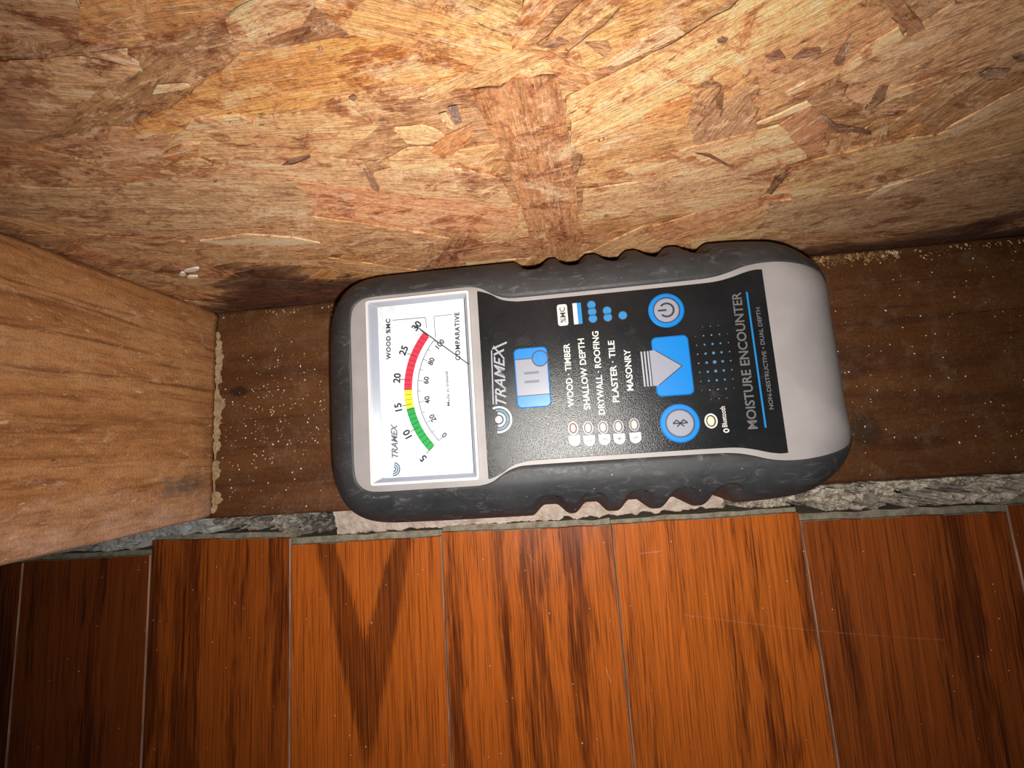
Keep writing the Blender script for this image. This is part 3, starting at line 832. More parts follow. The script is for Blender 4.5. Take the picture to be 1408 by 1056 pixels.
def crust(name, x0, x1, yb, yf, ztop, amp, mat, label, cat, seed, freq=0.3, hole=0.0, step=0.5, zb=-38.0, edge=1.4, group=None):
    """broken strip: a solid lump field between y = yb(x) (wall side) and yf(x) (room side)"""
    nx, ny = int((x1 - x0) / step), int(max(8, (max(yb(x0), yb(x1)) - min(yf(x0), yf(x1))) / step))
    vs, fs = [], []
    for i in range(nx + 1):
        x = x0 + (x1 - x0) * i / nx
        b = yb(x)
        fr = yf(x) + edge * fbm(x * 0.22 + seed, 3.1, 0.0, 5)
        taper = min(1.0, min(i, nx - i) / 6.0)
        for j in range(ny + 1):
            t = j / ny
            y = b + (fr - b) * t
            z = ztop(x, t) + amp * fbm(x * freq + seed, y * freq, seed, 5)
            if hole:
                h = fbm(x * 0.12 + seed * 2, y * 0.30, 7.7, 4)
                z -= hole * smoothstep(0.10, 0.32, h)
            z -= (1 - taper) * 6
            if j == ny: z -= 1.6
            x2 = x + 0.5 * fbm(x * .8, y * .8, seed + 4) + (1 - min(1.0, min(i, nx - i) / 12.0)) * 3.0 * fbm(y * 0.35, seed, 2.0, 4)
            vs.append((x2, y, float(max(z, zb + 0.5))))
    top = len(vs)
    vs += [(a[0], a[1], zb) for a in vs]
    w = ny + 1
    for i in range(nx):
        for j in range(ny):
            a = i * w + j
            fs.append((a, a + 1, a + w + 1, a + w))
            fs.append((top + a, top + a + w, top + a + w + 1, top + a + 1))
        for j in (0, ny):
            a = i * w + j
            q = (a, a + w, top + a + w, top + a)
            fs.append(q if j == 0 else q[::-1])
    for j in range(ny):
        for i in (0, nx):
            a = i * w + j
            q = (a, a + 1, top + a + 1, top + a)
            fs.append(q[::-1] if i == 0 else q)
    c = ((x0 + x1) / 2, (yb(x0) + yf(x0)) / 2, zb)
    me = mesh(vs, fs, c)
    bm = bmesh.new(); bm.from_mesh(me); bmesh.ops.recalc_face_normals(bm, faces=bm.faces); bm.to_mesh(me); bm.free()
    o = link(name, me, [mat], origin=c)
    return tag(o, label, cat, group)


crust('plaster_strip', 44, 214, lambda x: -89.9, lambda x: -101.0 + 0.0155 * (x - 57), lambda x, t: -10.0 - 4.0 * t, 0.8, PINKP,
      'long pinkish-beige plaster strip along the gap under the meter', 'plaster', 5.0, 0.12, 0.0)
crust('mortar_crust', -8, 40, lambda x: -89.9, lambda x: -97.2 - (2.2 if x > 22 else 0), lambda x, t: -5.0 - 8.0 * t, 3.2, GREYP,
      'crumbly grey mortar crust in the gap between stud and plaster strip', 'mortar', 12.0, 0.42, 10.0)
crust('mortar_crust', 216, 420, lambda x: -89.9, lambda x: -99.0 - 2.6 * float(smoothstep(243, 250, x)) + (2.0 if x > 318 else 0), lambda x, t: -2.5 - 10.0 * t, 3.0, PALEP,
      'long pale crumbling mortar bed along the plate right of the meter', 'mortar', 21.0, 0.34, 14.0)
crust('plaster_fragment', -95, -9, lambda x: -89.9, lambda x: -103.0 if x < -46 else -97.6, lambda x, t: -8.0 - 5.0 * t, 1.2, CARDP,
      'blue-grey torn plaster piece wedged under the stud', 'plaster', 33.0, 0.14, 3.0)


def lump(name, c, r, mat, label, cat, seed, parent=None, group=None):
    bm = bmesh.new()
    bmesh.ops.create_icosphere(bm, subdivisions=4, radius=1.0)
    for vv in bm.verts:
        p = vv.co.copy()
        d = 1 + 0.35 * fbm(p.x * 1.6 + seed, p.y * 1.6, p.z * 1.6, 5) + 0.12 * fbm(p.x * 6 + seed, p.y * 6, p.z * 6, 3)
        vv.co = Vector((p.x * r[0] * d, p.y * r[1] * d, p.z * r[2] * d)) * MM
    me = bpy.data.meshes.new(name)
    bm.to_mesh(me); bm.free()
    o = link(name, me, [mat], origin=c)
    return tag(o, label, cat, group)


lump('mortar_lump', (39.5, -95.6, -17), (6.5, 4.2, 9.0), LUMP, 'dark rounded mortar lump beside the left end of the plaster strip', 'mortar', 2.0)

# sawdust ridge where the stud meets the plate
vs, fs = [], []
nz_ = 120
for k in range(nz_ + 1):
    y = -9.0 - 78.0 * k / nz_
    wdt = 2.6 + 2.4 * fbm(y * 0.13, 2.0, 1.0, 4) + 0.8 * fbm(y * 0.9, 5.0, 1.0, 3)
    gap = smoothstep(-0.28, -0.05, fbm(y * 0.10, 9.0, 3.0, 3))
    wdt = max(0.5, wdt) * (0.25 + 0.75 * gap) * (0.2 + 0.8 * min(1.0, k / 14.0))
    for j in range(7):
        t = j / 6
        x = 0.1 + wdt * t
        z = (0.9 + 0.8 * fbm(y * .5, t * 3, 1.0)) * (1 - t) * (0.2 + gap * .8) + 0.02 + 0.25 * fbm(y * 1.6, x * 1.6, 2.0) * (1 if 0 < j < 6 else 0)
        vs.append((x, y, max(0.02, z)))
for k in range(nz_):
    for j in range(6):
        a = k * 7 + j
        fs.append((a, a + 7, a + 8, a + 1))
b0 = len(vs)
vs += [(a[0], a[1], -0.05) for a in vs]
for k in range(nz_):
    for j in (0, 6):
        a = k * 7 + j
        fs.append((a, a + 7, b0 + a + 7, b0 + a))
me = mesh(vs, fs, (0, -48, 0))
o = link('sawdust_ridge', me, [GLUE], origin=(0, -48, 0))
tag(o, 'tan sawdust ridge along the foot of the stud', 'sawdust', kind='stuff')

# ------------------------------------------------------------------ moisture meter
YC = -46.5
E0 = (152.0, YC, 0.0)
meter = bpy.data.objects.new('moisture_meter', None)
col.objects.link(meter)
meter.location = Vector(E0) * MM
meter.empty_display_size = 0.02
tag(meter, 'grey and black handheld moisture meter lying on the plate', 'meter')


def zs(x, y):
    return 1 + 0.0006 * (x - 150) + 0.0004 * (y + 46)


def mpart(name, verts, faces, mats, parent=None, smooth=False, fmat=None, label=None):
    V = [(x, y, z * zs(x, y)) for x, y, z in verts]
    me = mesh(V, faces, E0, fmat)
    o = link(name, me, mats, parent or meter, smooth=smooth)
    if label: o['label'] = label
    return o


HALF = crom([(66.0, 0), (66.1, 12), (66.6, 24), (68.0, 31.5), (71.2, 37.6), (76.5, 41.8), (84, 43.8), (96, 44.2), (120, 44.2), (150, 44.0), (180, 43.8),
             (203, 43.2), (213, 42.5), (222, 41.1), (230, 38.3), (236, 34.2), (240, 28.0), (241.6, 18), (242.3, 8), (242.5, 0)], 12)
OUT = np.array([(x, YC + h) for x, h in HALF] + [(x, YC - h) for x, h in HALF[-2:0:-1]])
# resample by length
seg = np.linalg.norm(np.roll(OUT, -1, 0) - OUT, axis=1)
cum = np.concatenate([[0], np.cumsum(seg)])
NB = 880
tt = np.linspace(0, cum[-1], NB, endpoint=False)
OC = np.vstack([OUT, OUT[:1]])
OUT = np.stack([np.interp(tt, cum, OC[:, 0]), np.interp(tt, cum, OC[:, 1])], 1)
SPX = np.clip(OUT[:, 0], 106, 204)
IN = np.stack([SPX - OUT[:, 0], YC - OUT[:, 1]], 1)
SPD = np.linalg.norm(IN, axis=1)
IN /= SPD[:, None]

BH = crom([(79.6, 0), (79.6, 14), (79.7, 24), (80.6, 28.6), (83.4, 31.2), (88, 32.0), (102, 32.0), (116, 32.0), (121, 31.8), (124.5, 30.8), (128.3, 28.4), (132, 27.0),
           (137, 26.6), (160, 26.5), (188, 26.5), (196, 26.8), (201, 27.8), (205, 29.0), (209.5, 29.7), (215, 29.7), (222, 28.9), (229, 27.4), (235, 25.0), (239.3, 22.4),
           (240.9, 17), (241.6, 8), (241.9, 0)], 8)
BP = np.array([(x, YC + h) for x, h in BH] + [(x, YC - h) for x, h in BH[-2:0:-1]])
B2 = np.roll(BP, -1, 0)


def hit(p, d):
    e = B2 - BP
    den = d[0] * e[:, 1] - d[1] * e[:, 0]
    q = BP - p
    with np.errstate(divide='ignore', invalid='ignore'):
        t = (q[:, 0] * e[:, 1] - q[:, 1] * e[:, 0]) / den
        s = (q[:, 0] * d[1] - q[:, 1] * d[0]) / den
    ok = (s >= -1e-6) & (s <= 1 + 1e-6) & (t > 0)
    return float(t[ok].min()) if ok.any() else 0.25


DB = np.array([hit(OUT[i], IN[i]) for i in range(NB)])
DB = np.where(OUT[:, 0] > 240.4, np.minimum(DB, 0.3), DB)
PN = crom([(3.4, 0), (1.2, 1.0), (0.1, 4), (0.0, 12), (0, 20), (0.15, 26), (1.6, 30.6), (4.6, 34.8), (8.0, 37.8), (11.0, 39.4), (14, 40.0), (20, 40.0), (46, 40.0)], 10)
PR = crom([(1.0, 0), (0.05, 1.4), (0.12, 3), (0.4, 8), (1.3, 15), (3.2, 22), (6.4, 28.5), (10.8, 33.8), (16.5, 37.5), (23, 39.4), (30, 40.0), (36, 40.0), (46, 40.0)], 10)


def resamp(P, n=220):
    s = np.concatenate([[0], np.cumsum(np.linalg.norm(np.diff(P, axis=0), axis=1))])
    t = np.linspace(0, s[-1], n)
    return np.stack([np.interp(t, s, P[:, 0]), np.interp(t, s, P[:, 1])], 1)


wR = smoothstep(0.30, 0.96, -IN[:, 0])
PROF = [PN * (1 - w) + PR * w for w in wR]
SB = []
for i in range(NB):
    d = np.maximum.accumulate(np.where(np.arange(len(PROF[i])) < 16, 0, PROF[i][:, 0]))
    SB.append(float(np.interp(DB[i], d + np.arange(len(d)) * 1e-7, np.arange(len(d)))))
SB = np.array(SB)
for _ in range(3):
    SB = (np.roll(SB, 1) + SB * 2 + np.roll(SB, -1)) / 4 * 0.35 + SB * 0.65
GX = [141.3, 154.7, 168.4, 181.7, 194.7]


def groove(x, y, z):
    if abs(y - YC) < 25: return 0.0
    g = 0.0
    for gx in GX:
        u = abs(x - gx) / (6.4 if gx == GX[0] else 5.7)
        if u < 1:
            wave = 1 - float(smoothstep(0.25, 1.0, u))
            arch = 37.4 - 6.0 * u ** 3.5
            g = max(g, wave * 3.3 * float(smoothstep(0, 0.9, arch - z)))
    return g


def psample(i, s):
    k = np.arange(len(PROF[i]))
    return float(np.interp(s, k, PROF[i][:, 0])), float(np.interp(s, k, PROF[i][:, 1]))


KB = 54
vs, fs = [], []
for i in range(NB):
    for k in range(KB):
        s = SB[i] * k / (KB - 1)
        d, z = psample(i, s)
        px, py = OUT[i] + IN[i] * d
        g = groove(px, py, z)
        lip = 0.55 * float(smoothstep(0.45, 0.9, k / (KB - 1))) * float(smoothstep(1.0, 6.0, DB[i]))
        q = OUT[i] + IN[i] * (d + g)
        vs.append((q[0], q[1], z + lip))
    d, z = psample(i, SB[i])
    q = OUT[i] + IN[i] * (d + 0.25)
    vs.append((q[0], q[1], z - 0.7))
KB += 1
for i in range(NB):
    j = (i + 1) % NB
    for k in range(KB - 1):
        fs.append((i * KB + k, j * KB + k, j * KB + k + 1, i * KB + k + 1)[::-1])
fs.append(tuple(i * KB for i in range(NB)))
boot = mpart('rubber_boot', vs, fs, [RUBBER], smooth=True, label='dark grey scuffed rubber boot with five finger grooves a side')

KG = 26
vs, fs = [], []
for i in range(NB):
    for k in range(KG):
        t = k / (KG - 1)
        s0 = max(0.0, SB[i] - 3.0)
        dmax = SPD[i]
        d0, _ = psample(i, SB[i])
        if k == 0:
            d, z = psample(i, SB[i]); d -= 0.2; z -= 0.8
        else:
            d = d0 + (dmax - d0) * ((k - 1) / (KG - 2)) ** 1.5
            dd = np.maximum.accumulate(np.where(np.arange(len(PROF[i])) < 16, 0, PROF[i][:, 0])) + np.arange(len(PROF[i])) * 1e-7
            z = float(np.interp(d, dd, PROF[i][:, 1]))
        q = OUT[i] + IN[i] * d
        vs.append((q[0], q[1], z))
for i in range(NB):
    j = (i + 1) % NB
    for k in range(KG - 1):
        fs.append((i * KG + k, j * KG + k, j * KG + k + 1, i * KG + k + 1)[::-1])
shell = mpart('casing', vs, fs, [SHELL], smooth=True, label='light grey plastic casing with rounded end cap')

FZ = 40.0


def slab(name, pts, z0, z1, mats, parent, bev=0.0, label=None, top=None):
    """flat plate with outline pts (x, y), sides and an optional inset top edge"""
    P = [np.array(p, float) for p in pts]
    if sum(P[i - 1][0] * P[i][1] - P[i][0] * P[i - 1][1] for i in range(len(P))) < 0:
        P = P[::-1]
    n = len(P)
    vs = [(p[0], p[1], z0) for p in P]
    if bev:
        vs += [(p[0], p[1], z1 - bev * 0.7) for p in P]
        c = sum(P) / n
        Q = []
        for i in range(n):
            t = P[(i + 1) % n] - P[i - 1]
            t = t / (np.linalg.norm(t) + 1e-9)
            Q.append(P[i] + np.array((-t[1], t[0])) * bev)
        vs += [(p[0], p[1], z1) for p in Q]
        L = 3
    else:
        vs += [(p[0], p[1], z1) for p in P]
        L = 2
    fs = []
    for l in range(L - 1):
        for i in range(n):
            j = (i + 1) % n
            fs.append((l * n + i, l * n + j, (l + 1) * n + j, (l + 1) * n + i))
    fs.append(tuple((L - 1) * n + i for i in range(n)))
    fs.append(tuple(range(n))[::-1])
    return mpart(name, vs, fs, mats, parent, label=label)


def circle(cx, cy, rx, ry=None, n=40, a0=0, a1=2 * math.pi):
    ry = ry or rx
    return [(cx + rx * math.cos(a0 + (a1 - a0) * k / n), cy + ry * math.sin(a0 + (a1 - a0) * k / n)) for k in range(n)]


def rrect(cx, cy, w, h, r, n=6):
    out = []
    for sx, sy, a in ((1, 1, 0), (-1, 1, 90), (-1, -1, 180), (1, -1, 270)):
        for k in range(n + 1):
            t = math.radians(a + 90 * k / n)
            out.append((cx + sx * (w / 2 - r) + r * math.cos(t), cy + sy * (h / 2 - r) + r * math.sin(t)))
    return out


def ring(name, outer, inner, z0, z1, mats, parent, zi=None, label=None):
    n = len(outer)
    zi = z1 if zi is None else zi
    vs = [(p[0], p[1], z0) for p in outer] + [(p[0], p[1], z1) for p in outer] + [(p[0], p[1], zi) for p in inner] + [(p[0], p[1], z0) for p in inner]
    fs = []
    for l in range(4):
        for i in range(n):
            j = (i + 1) % n
            a, b = l * n, ((l + 1) % 4) * n
            fs.append((a + i, a + j, b + j, b + i))
    return mpart(name, vs, fs, mats, parent, label=label)


def arcband(name, c, r0, r1, a0, a1, z0, z1, mats, parent, n=24, label=None):
    pts = [(c[0] + r1 * math.cos(a0 + (a1 - a0) * k / n), c[1] + r1 * math.sin(a0 + (a1 - a0) * k / n)) for k in range(n + 1)]
    pts += [(c[0] + r0 * math.cos(a1 + (a0 - a1) * k / n), c[1] + r0 * math.sin(a1 + (a0 - a1) * k / n)) for k in range(n + 1)]
    return slab(name, pts, z0, z1, mats, parent, label=label)


def line(name, p, q, w, z0, z1, mats, parent):
    p, q = np.array(p, float), np.array(q, float)
    t = (q - p) / np.linalg.norm(q - p)
    nn = np.array((-t[1], t[0])) * w / 2
    return slab(name, [p - nn, q - nn, q + nn, p + nn], z0, z1, mats, parent)


def glyphs(body, weight=0.0, shear=0.0, space=1.0):
    cu = bpy.data.curves.new('t', 'FONT')
    cu.body = body
    cu.size = 1.0
    cu.offset = weight
    cu.shear = shear
    cu.space_character = space
    cu.resolution_u = 3
    ob = bpy.data.objects.new('t', cu)
    col.objects.link(ob)
    dg = bpy.context.evaluated_depsgraph_get()
    me = bpy.data.meshes.new_from_object(ob.evaluated_get(dg))
    V = [tuple(v.co) for v in me.vertices]
    Fc = [tuple(p.vertices) for p in me.polygons]
    bpy.data.objects.remove(ob)
    bpy.data.curves.remove(cu)
    bpy.data.meshes.remove(me)
    return np.array(V), Fc


def lettering(body, p0, p1, cap, z, mat, parent, weight=0.0, shear=0.0, space=1.0, label=None):
    """text from p0 (baseline start) to p1 (baseline end)"""
    V, Fc = glyphs(body, weight, shear, space)
    p0, p1 = np.array(p0, float), np.array(p1, float)
    L = np.linalg.norm(p1 - p0)
    d = (p1 - p0) / L
    up = np.array((-d[1], d[0]))
    x0, x1 = V[:, 0].min(), V[:, 0].max()
    Hc = 0.73
    n = len(V)
    top = []
    for x, y, _ in V:
        q = p0 + d * (x - x0) / (x1 - x0) * L + up * (y / Hc) * cap
        top.append((q[0], q[1], z))
    return mpart('lettering', top, Fc, [mat], parent, label=label)


def text_at(body, c, ang, cap, z, mat, parent, weight=0.0, wscale=1.0):
    V, Fc = glyphs(body, weight)
    x0, x1 = V[:, 0].min(), V[:, 0].max()
    L = (x1 - x0) / 0.73 * cap * wscale
    d = np.array((math.cos(ang), math.sin(ang)))
    up = np.array((-d[1], d[0]))
    p0 = np.array(c) - d * L / 2 - up * cap / 2
    return lettering(body, p0, p0 + d * L, cap, z, mat, parent, weight)


# --- dial window
dial = slab('dial_card', [(87.5, -17.2), (119.6, -17.2), (119.6, -75.6), (87.5, -75.6)], FZ - 0.2, FZ + 0.15, [DIAL], meter, label='white dial card with coloured scale')
fo = rrect(103.15, -46.4, 34.6, 59.8, 0.9)
fi = rrect(103.2, -46.4, 33.1, 58.3, 0.5)
fi2 = rrect(103.95, -46.4, 29.4, 55.8, 0.4)
wf = ring('window_frame', fo, fi, FZ - 0.3, FZ + 2.0, [FRAME], meter, label='bright white frame of the dial window')
ring('inner_bevel', fi, fi2, FZ + 0.05, FZ + 1.7, [INNER], wf, zi=FZ + 0.5)
line('edge_shade', (118.75, -18.6), (118.75, -74.2), 0.45, FZ + 0.15, FZ + 0.6, [SHADE], wf)  # dark strip standing in for the shadow along the window's right inner edge
pane = slab('window_pane', rrect(103.15, -46.4, 33.4, 58.6, 0.6), FZ + 1.45, FZ + 1.75, [PANE], meter, label='clear plastic pane over the dial')
DZ = FZ + 0.18
CA = (126.2, -47.5)
RO, RI, RT = 28.9, 26.3, 24.4
A30, ARY, AYG, A5 = 2.4208, 3.1145, 2 * math.pi - 2.9519, 2 * math.pi - 2.4152
for nm, a, b, mt in (('red_band', A30, ARY, RED), ('yellow_band', ARY, AYG, YEL), ('green_band', AYG, A5, GRN)):
    arcband(nm, CA, RI, RO, a, b, DZ - 0.1, DZ + 0.02, [mt], dial)
A25 = (A5 - A30) / 25.0
for k in range(26):
    a = A5 - A25 * k
    big = k % 5 == 0
    r1 = RO + (1.2 if big else 0.0)
    r0 = RI if not big else RI + 0.6
    line('tick', (CA[0] + r0 * math.cos(a), CA[1] + r0 * math.sin(a)), (CA[0] + r1 * math.cos(a), CA[1] + r1 * math.sin(a)), 0.22 if big else 0.16, DZ, DZ + 0.05, [INK], dial)
arcband('scale_line', CA, RT - 0.12, RT + 0.12, A30, A5, DZ - 0.05, DZ + 0.04, [INKG], dial, 40)
for k in range(11):
    a = A5 + (A30 - A5) * k / 10
    r0 = RT - (1.6 if k % 2 == 0 else 1.1)
    line('tick', (CA[0] + r0 * math.cos(a), CA[1] + r0 * math.sin(a)), (CA[0] + RT * math.cos(a), CA[1] + RT * math.sin(a)), 0.2, DZ, DZ + 0.05, [INKG], dial)
for s_, c in (('30', (102.33, -25.99)), ('25', (97.58, -33.81)), ('20', (95.03, -42.71)), ('15', (95.04, -52.18)), ('10', (97.7, -60.98)), ('5', (102.59, -68.96))):
    a = math.atan2(c[1] - CA[1], c[0] - CA[0])
    text_at(s_, c, a - math.pi / 2, 2.35, DZ + 0.06, INK, dial, 0.03)
for s_, c in (('100', (109.81, -32.76)), ('80', (106.65, -38.22)), ('60', (104.68, -44.22)), ('40', (104.74, -50.58)), ('20', (106.25, -56.5)), ('0', (109.76, -62.14))):
    a = math.atan2(c[1] - CA[1], c[0] - CA[0])
    text_at(s_, c, a - math.pi / 2, 1.75, DZ + 0.06, INK, dial, 0.03)
lettering('WOOD %MC', (93.2, -36.39), (93.5, -22.82), 1.5, DZ + 0.06, INK, dial, 0.032, space=1.15)
lettering('COMPARATIVE', (116.21, -38.7), (116.72, -22.96), 1.6, DZ + 0.06, INK, dial, 0.032, space=1.15)
lettering('Made in Ireland', (112.12, -53.0), (111.98, -42.0), 1.0, DZ + 0.06, INK, dial, 0.012)
lettering('TRAMEX', (94.43, -68.1), (94.48, -57.28), 2.1, DZ + 0.06, INKG, dial, 0.025, 0.35)
for k, r in enumerate((0.7, 1.35, 2.0)):
    arcband('wave_mark', (92.86, -71.65), r - 0.2, r + 0.2, math.radians(-100), math.radians(80), DZ - 0.05, DZ + 0.04, [BLUEDD if k == 1 else INKG], dial, 16)
for p, q in (((94.27, -23.39), (105.39, -23.51)), ((105.39, -23.51), (105.71, -27.17)), ((114.16, -23.41), (108.32, -23.46)), ((108.32, -23.46), (108.46, -30.59))):
    line('rule', p, q, 0.2, DZ - 0.05, DZ + 0.03, [INKG], dial)
ndl = line('needle', (102.36, -26.36), (119.64, -40.89), 0.34, FZ + 0.7, FZ + 0.95, [INK], meter)

# --- membrane keypad
PH = crom([(123.0, 29.9), (124.2, 29.7), (127.4, 28.4), (130.6, 26.4), (134.5, 25.4), (140, 25.1), (165, 25.0), (190, 25.0), (197, 25.2), (201.5, 26.0), (205.5, 27.1), (208.5, 27.6), (210.6, 27.5)], 6)
panel = slab('keypad_panel', [(x, YC + h) for x, h in PH] + [(x, YC - h) for x, h in PH[::-1]], FZ - 0.2, FZ + 0.3, [MEMB], meter, 0.12, label='black glittery keypad panel')
PZ = FZ + 0.34


def pl(px):
    return px


for body, a, b, cap in (('WOOD \u00b7 TIMBER', (150.9, -56.17), (151.1, -36.42), 1.95), ('SHALLOW DEPTH', (155.7, -57.4), (155.66, -35.25), 1.95),
                        ('DRYWALL \u00b7 ROOFING', (159.94, -59.27), (160.25, -33.36), 1.95), ('PLASTER \u00b7 TILE', (164.49, -55.86), (164.78, -36.77), 1.95),
                        ('MASONRY', (169.1, -52.66), (169.28, -39.93), 1.95)):
    lettering(body, a, b, cap, PZ, WHITE, panel, 0.02)
lettering('TRAMEX', (130.0, -53.9), (130.49, -34.9), 3.5, PZ, SILVL, panel, 0.012, 0.42)
line('logo_stroke', (125.99, -53.6), (126.51, -36.43), 0.4, PZ - 0.05, PZ + 0.02, [SILVL], panel)
line('logo_stroke', (126.77, -35.98), (131.56, -34.29), 0.6, PZ - 0.05, PZ + 0.02, [SILVL], panel)
wc = (127.4, -58.49)
slab('wave_mark', circle(wc[0], wc[1], 1.1, n=20), PZ - 0.05, PZ + 0.02, [WHITE], panel)
for k, r in enumerate((1.9, 2.9, 3.9)):
    arcband('wave_mark', wc, r - 0.3, r + 0.3, math.radians(-100), math.radians(95 + 10 * k), PZ - 0.05, PZ + 0.02, [BLUEDD if k == 1 else WHITE], panel, 20)
lettering('MOISTURE ENCOUNTER', (203.1, -66.61), (203.56, -25.41), 2.75, PZ, GREYT, panel, 0.016)
lettering('NON-DESTRUCTIVE \u2022 DUAL DEPTH', (208.24, -61.31), (208.37, -30.68), 1.2, PZ, GREYT, panel, 0.02)
line('blue_rule', (205.34, -66.45), (205.3, -25.6), 0.5, PZ - 0.05, PZ + 0.02, [BLUED], panel)
lettering('Bluetooth', (194.79, -65.49), (194.82, -59.4), 1.5, PZ, WHITE, panel, 0.01)
q = (194.36, -66.53)
ring('bluetooth_mark', circle(q[0], q[1], 0.85, 0.65, 20), circle(q[0], q[1], 0.5, 0.3, 20), PZ - 0.05, PZ + 0.02, [WHITE], panel)

# %MC tag, depth bar, depth dots
c0, c1 = (149.77, -27.19), (154.44, -27.18)
slab('tag_plate', rrect(c0[0], c0[1], 3.2, 6.9, 0.8), PZ - 0.1, PZ, [WHITE], panel)
text_at('%MC', c0, math.pi / 2, 1.8, PZ + 0.03, INK, panel, 0.015, 0.95)
slab('depth_bar', [(c1[0] - 1.35, c1[1] - 3.4), (c1[0], c1[1] - 3.4), (c1[0], c1[1] + 3.4), (c1[0] - 1.35, c1[1] + 3.4)], PZ - 0.1, PZ, [WHITE], panel)
slab('depth_bar', [(c1[0], c1[1] - 3.4), (c1[0] + 1.3, c1[1] - 3.4), (c1[0] + 1.3, c1[1] + 3.4), (c1[0], c1[1] + 3.4)], PZ - 0.1, PZ, [BLUED], panel)
for i, c in enumerate(((158.95, -24.84), (158.98, -27.05), (159.01, -29.28), (163.58, -27.19), (163.6, -29.34), (168.18, -29.14))):
    ring('dot_outline', circle(c[0], c[1], 1.42, n=24), circle(c[0], c[1], 1.22, n=24), PZ - 0.12 + 0.01 * i, PZ + 0.03 + 0.004 * i, [INK], panel)
    slab('depth_dot', circle(c[0], c[1], 1.36, n=24), PZ - 0.12, PZ + 0.004 * i, [BLUED], panel)

# status lights with numbered tabs
for i, (c, t, m_) in enumerate((((150.04, -62.9), (150.19, -66.33), LEDR), ((154.53, -63.1), (154.55, -66.63), LEDW), ((159.0, -63.26), (159.12, -66.6), LEDW),
                                ((163.55, -63.3), (163.55, -66.68), LEDW), ((168.27, -63.1), (168.27, -66.68), LEDW))):
    pts = [(t[0] - 1.7, t[1] + 1.35), (t[0] + 1.7, t[1] + 1.35)] + circle(t[0], t[1] - 0.1, 1.7, 1.7, 14, 0, -math.pi)
    slab('number_tab', pts, PZ - 0.1, PZ, [WHITE], panel)
    text_at(str(i + 1), (t[0], t[1] - 0.2), math.pi / 2, 1.5, PZ + 0.03, INKG, panel, 0.01)
    rg = ring('light_ring', circle(c[0], c[1] + 0.15, 1.55, 2.0, 28), circle(c[0], c[1] + 0.15, 1.25, 1.7, 28), PZ - 0.1, PZ + 0.10, [SILVL if i else LEDR], panel)
    ring('light_rim', circle(c[0], c[1] + 0.15, 1.25, 1.7, 28), circle(c[0], c[1] + 0.15, 0.95, 1.4, 28), PZ - 0.1, PZ + 0.06, [INK], panel)
    slab('status_light', circle(c[0], c[1] + 0.15, 0.95, 1.4, 24), PZ - 0.1, PZ + 0.16, [m_], panel, 0.25)
c = (190.4, -63.43)
ring('light_ring', circle(c[0], c[1], 1.85, 2.2, 28), circle(c[0], c[1], 1.4, 1.75, 28), PZ - 0.1, PZ + 0.1, [WHITE], panel)
ring('light_rim', circle(c[0], c[1], 1.4, 1.75, 28), circle(c[0], c[1], 1.05, 1.4, 28), PZ - 0.1, PZ + 0.06, [INK], panel)
slab('status_light', circle(c[0], c[1], 1.05, 1.4, 24), PZ - 0.1, PZ + 0.16, [LEDO], panel, 0.25)

# device pictogram
cs = [(133.36, -36.91), (143.94, -37.16), (144.1, -55.2), (133.64, -55.2)]
cx, cy = sum(a[0] for a in cs) / 4, sum(a[1] for a in cs) / 4
dw, dh = 10.6, 18.9
dev = slab('device_key', rrect(cx, cy, dw, dh, 1.6), PZ - 0.1, PZ + 0.25, [BLUE], meter, 0.3, label='raised blue and silver meter-shaped key')
slab('key_window', [(cx - dw / 2 + .35, cy - 5.6), (cx + dw / 2 - .35, cy - 5.6), (cx + dw / 2 - .35, cy + 5.9), (cx - dw / 2 + .35, cy + 5.9)], PZ, PZ + 0.33, [SILV], dev)
c = (141.63, -40.42)
ring('dot_outline', circle(c[0], c[1], 2.6, n=32), circle(c[0], c[1], 2.25, n=32), PZ, PZ + 0.42, [INK], dev)
slab('key_dot', circle(c[0], c[1], 2.4, n=32), PZ, PZ + 0.38, [BLUE], dev)
text_at('m', c, math.pi / 2, 1.5, PZ + 0.42, BLUEDD, dev)
for yq in ((138.68, -44.73), (138.59, -47.48)):
    line('key_bar', (yq[0] - 2.3, yq[1]), (yq[0] + 2.3, yq[1]), 0.8, PZ, PZ + 0.37, [INKG], dev)
for yq in (cy - 5.6, cy + 5.9):
    line('key_rule', (cx - dw / 2 + .3, yq), (cx + dw / 2 - .3, yq), 0.25, PZ, PZ + 0.36, [INK], dev)


def round_key(name, c, ro, ri, label):
    k = slab(name, circle(c[0], c[1], ro, n=56), PZ - 0.1, PZ + 0.3, [BLUE], meter, 0.35, label=label)
    ring('key_rim', circle(c[0], c[1], ri + 0.3, n=48), circle(c[0], c[1], ri, n=48), PZ, PZ + 0.36, [INK], k)
    slab('key_cap', circle(c[0], c[1], ri, n=48), PZ, PZ + 0.48, [SILV], k, 0.3)
    return k


c = (181.3, -28.91)
k = round_key('power_key', c, 5.35, 3.75, 'round blue key with a silver power symbol cap')
arcband('power_symbol', c, 1.75, 2.35, math.radians(180 + 40), math.radians(180 - 40 + 360), PZ + 0.4, PZ + 0.52, [INK], k, 32)
line('power_symbol', (c[0] - 2.6, c[1]), (c[0] - 0.1, c[1]), 0.6, PZ + 0.4, PZ + 0.52, [INK], k)
c = (181.49, -63.48)
k = round_key('wireless_key', c, 5.75, 3.95, 'round blue key with a silver bluetooth symbol cap')
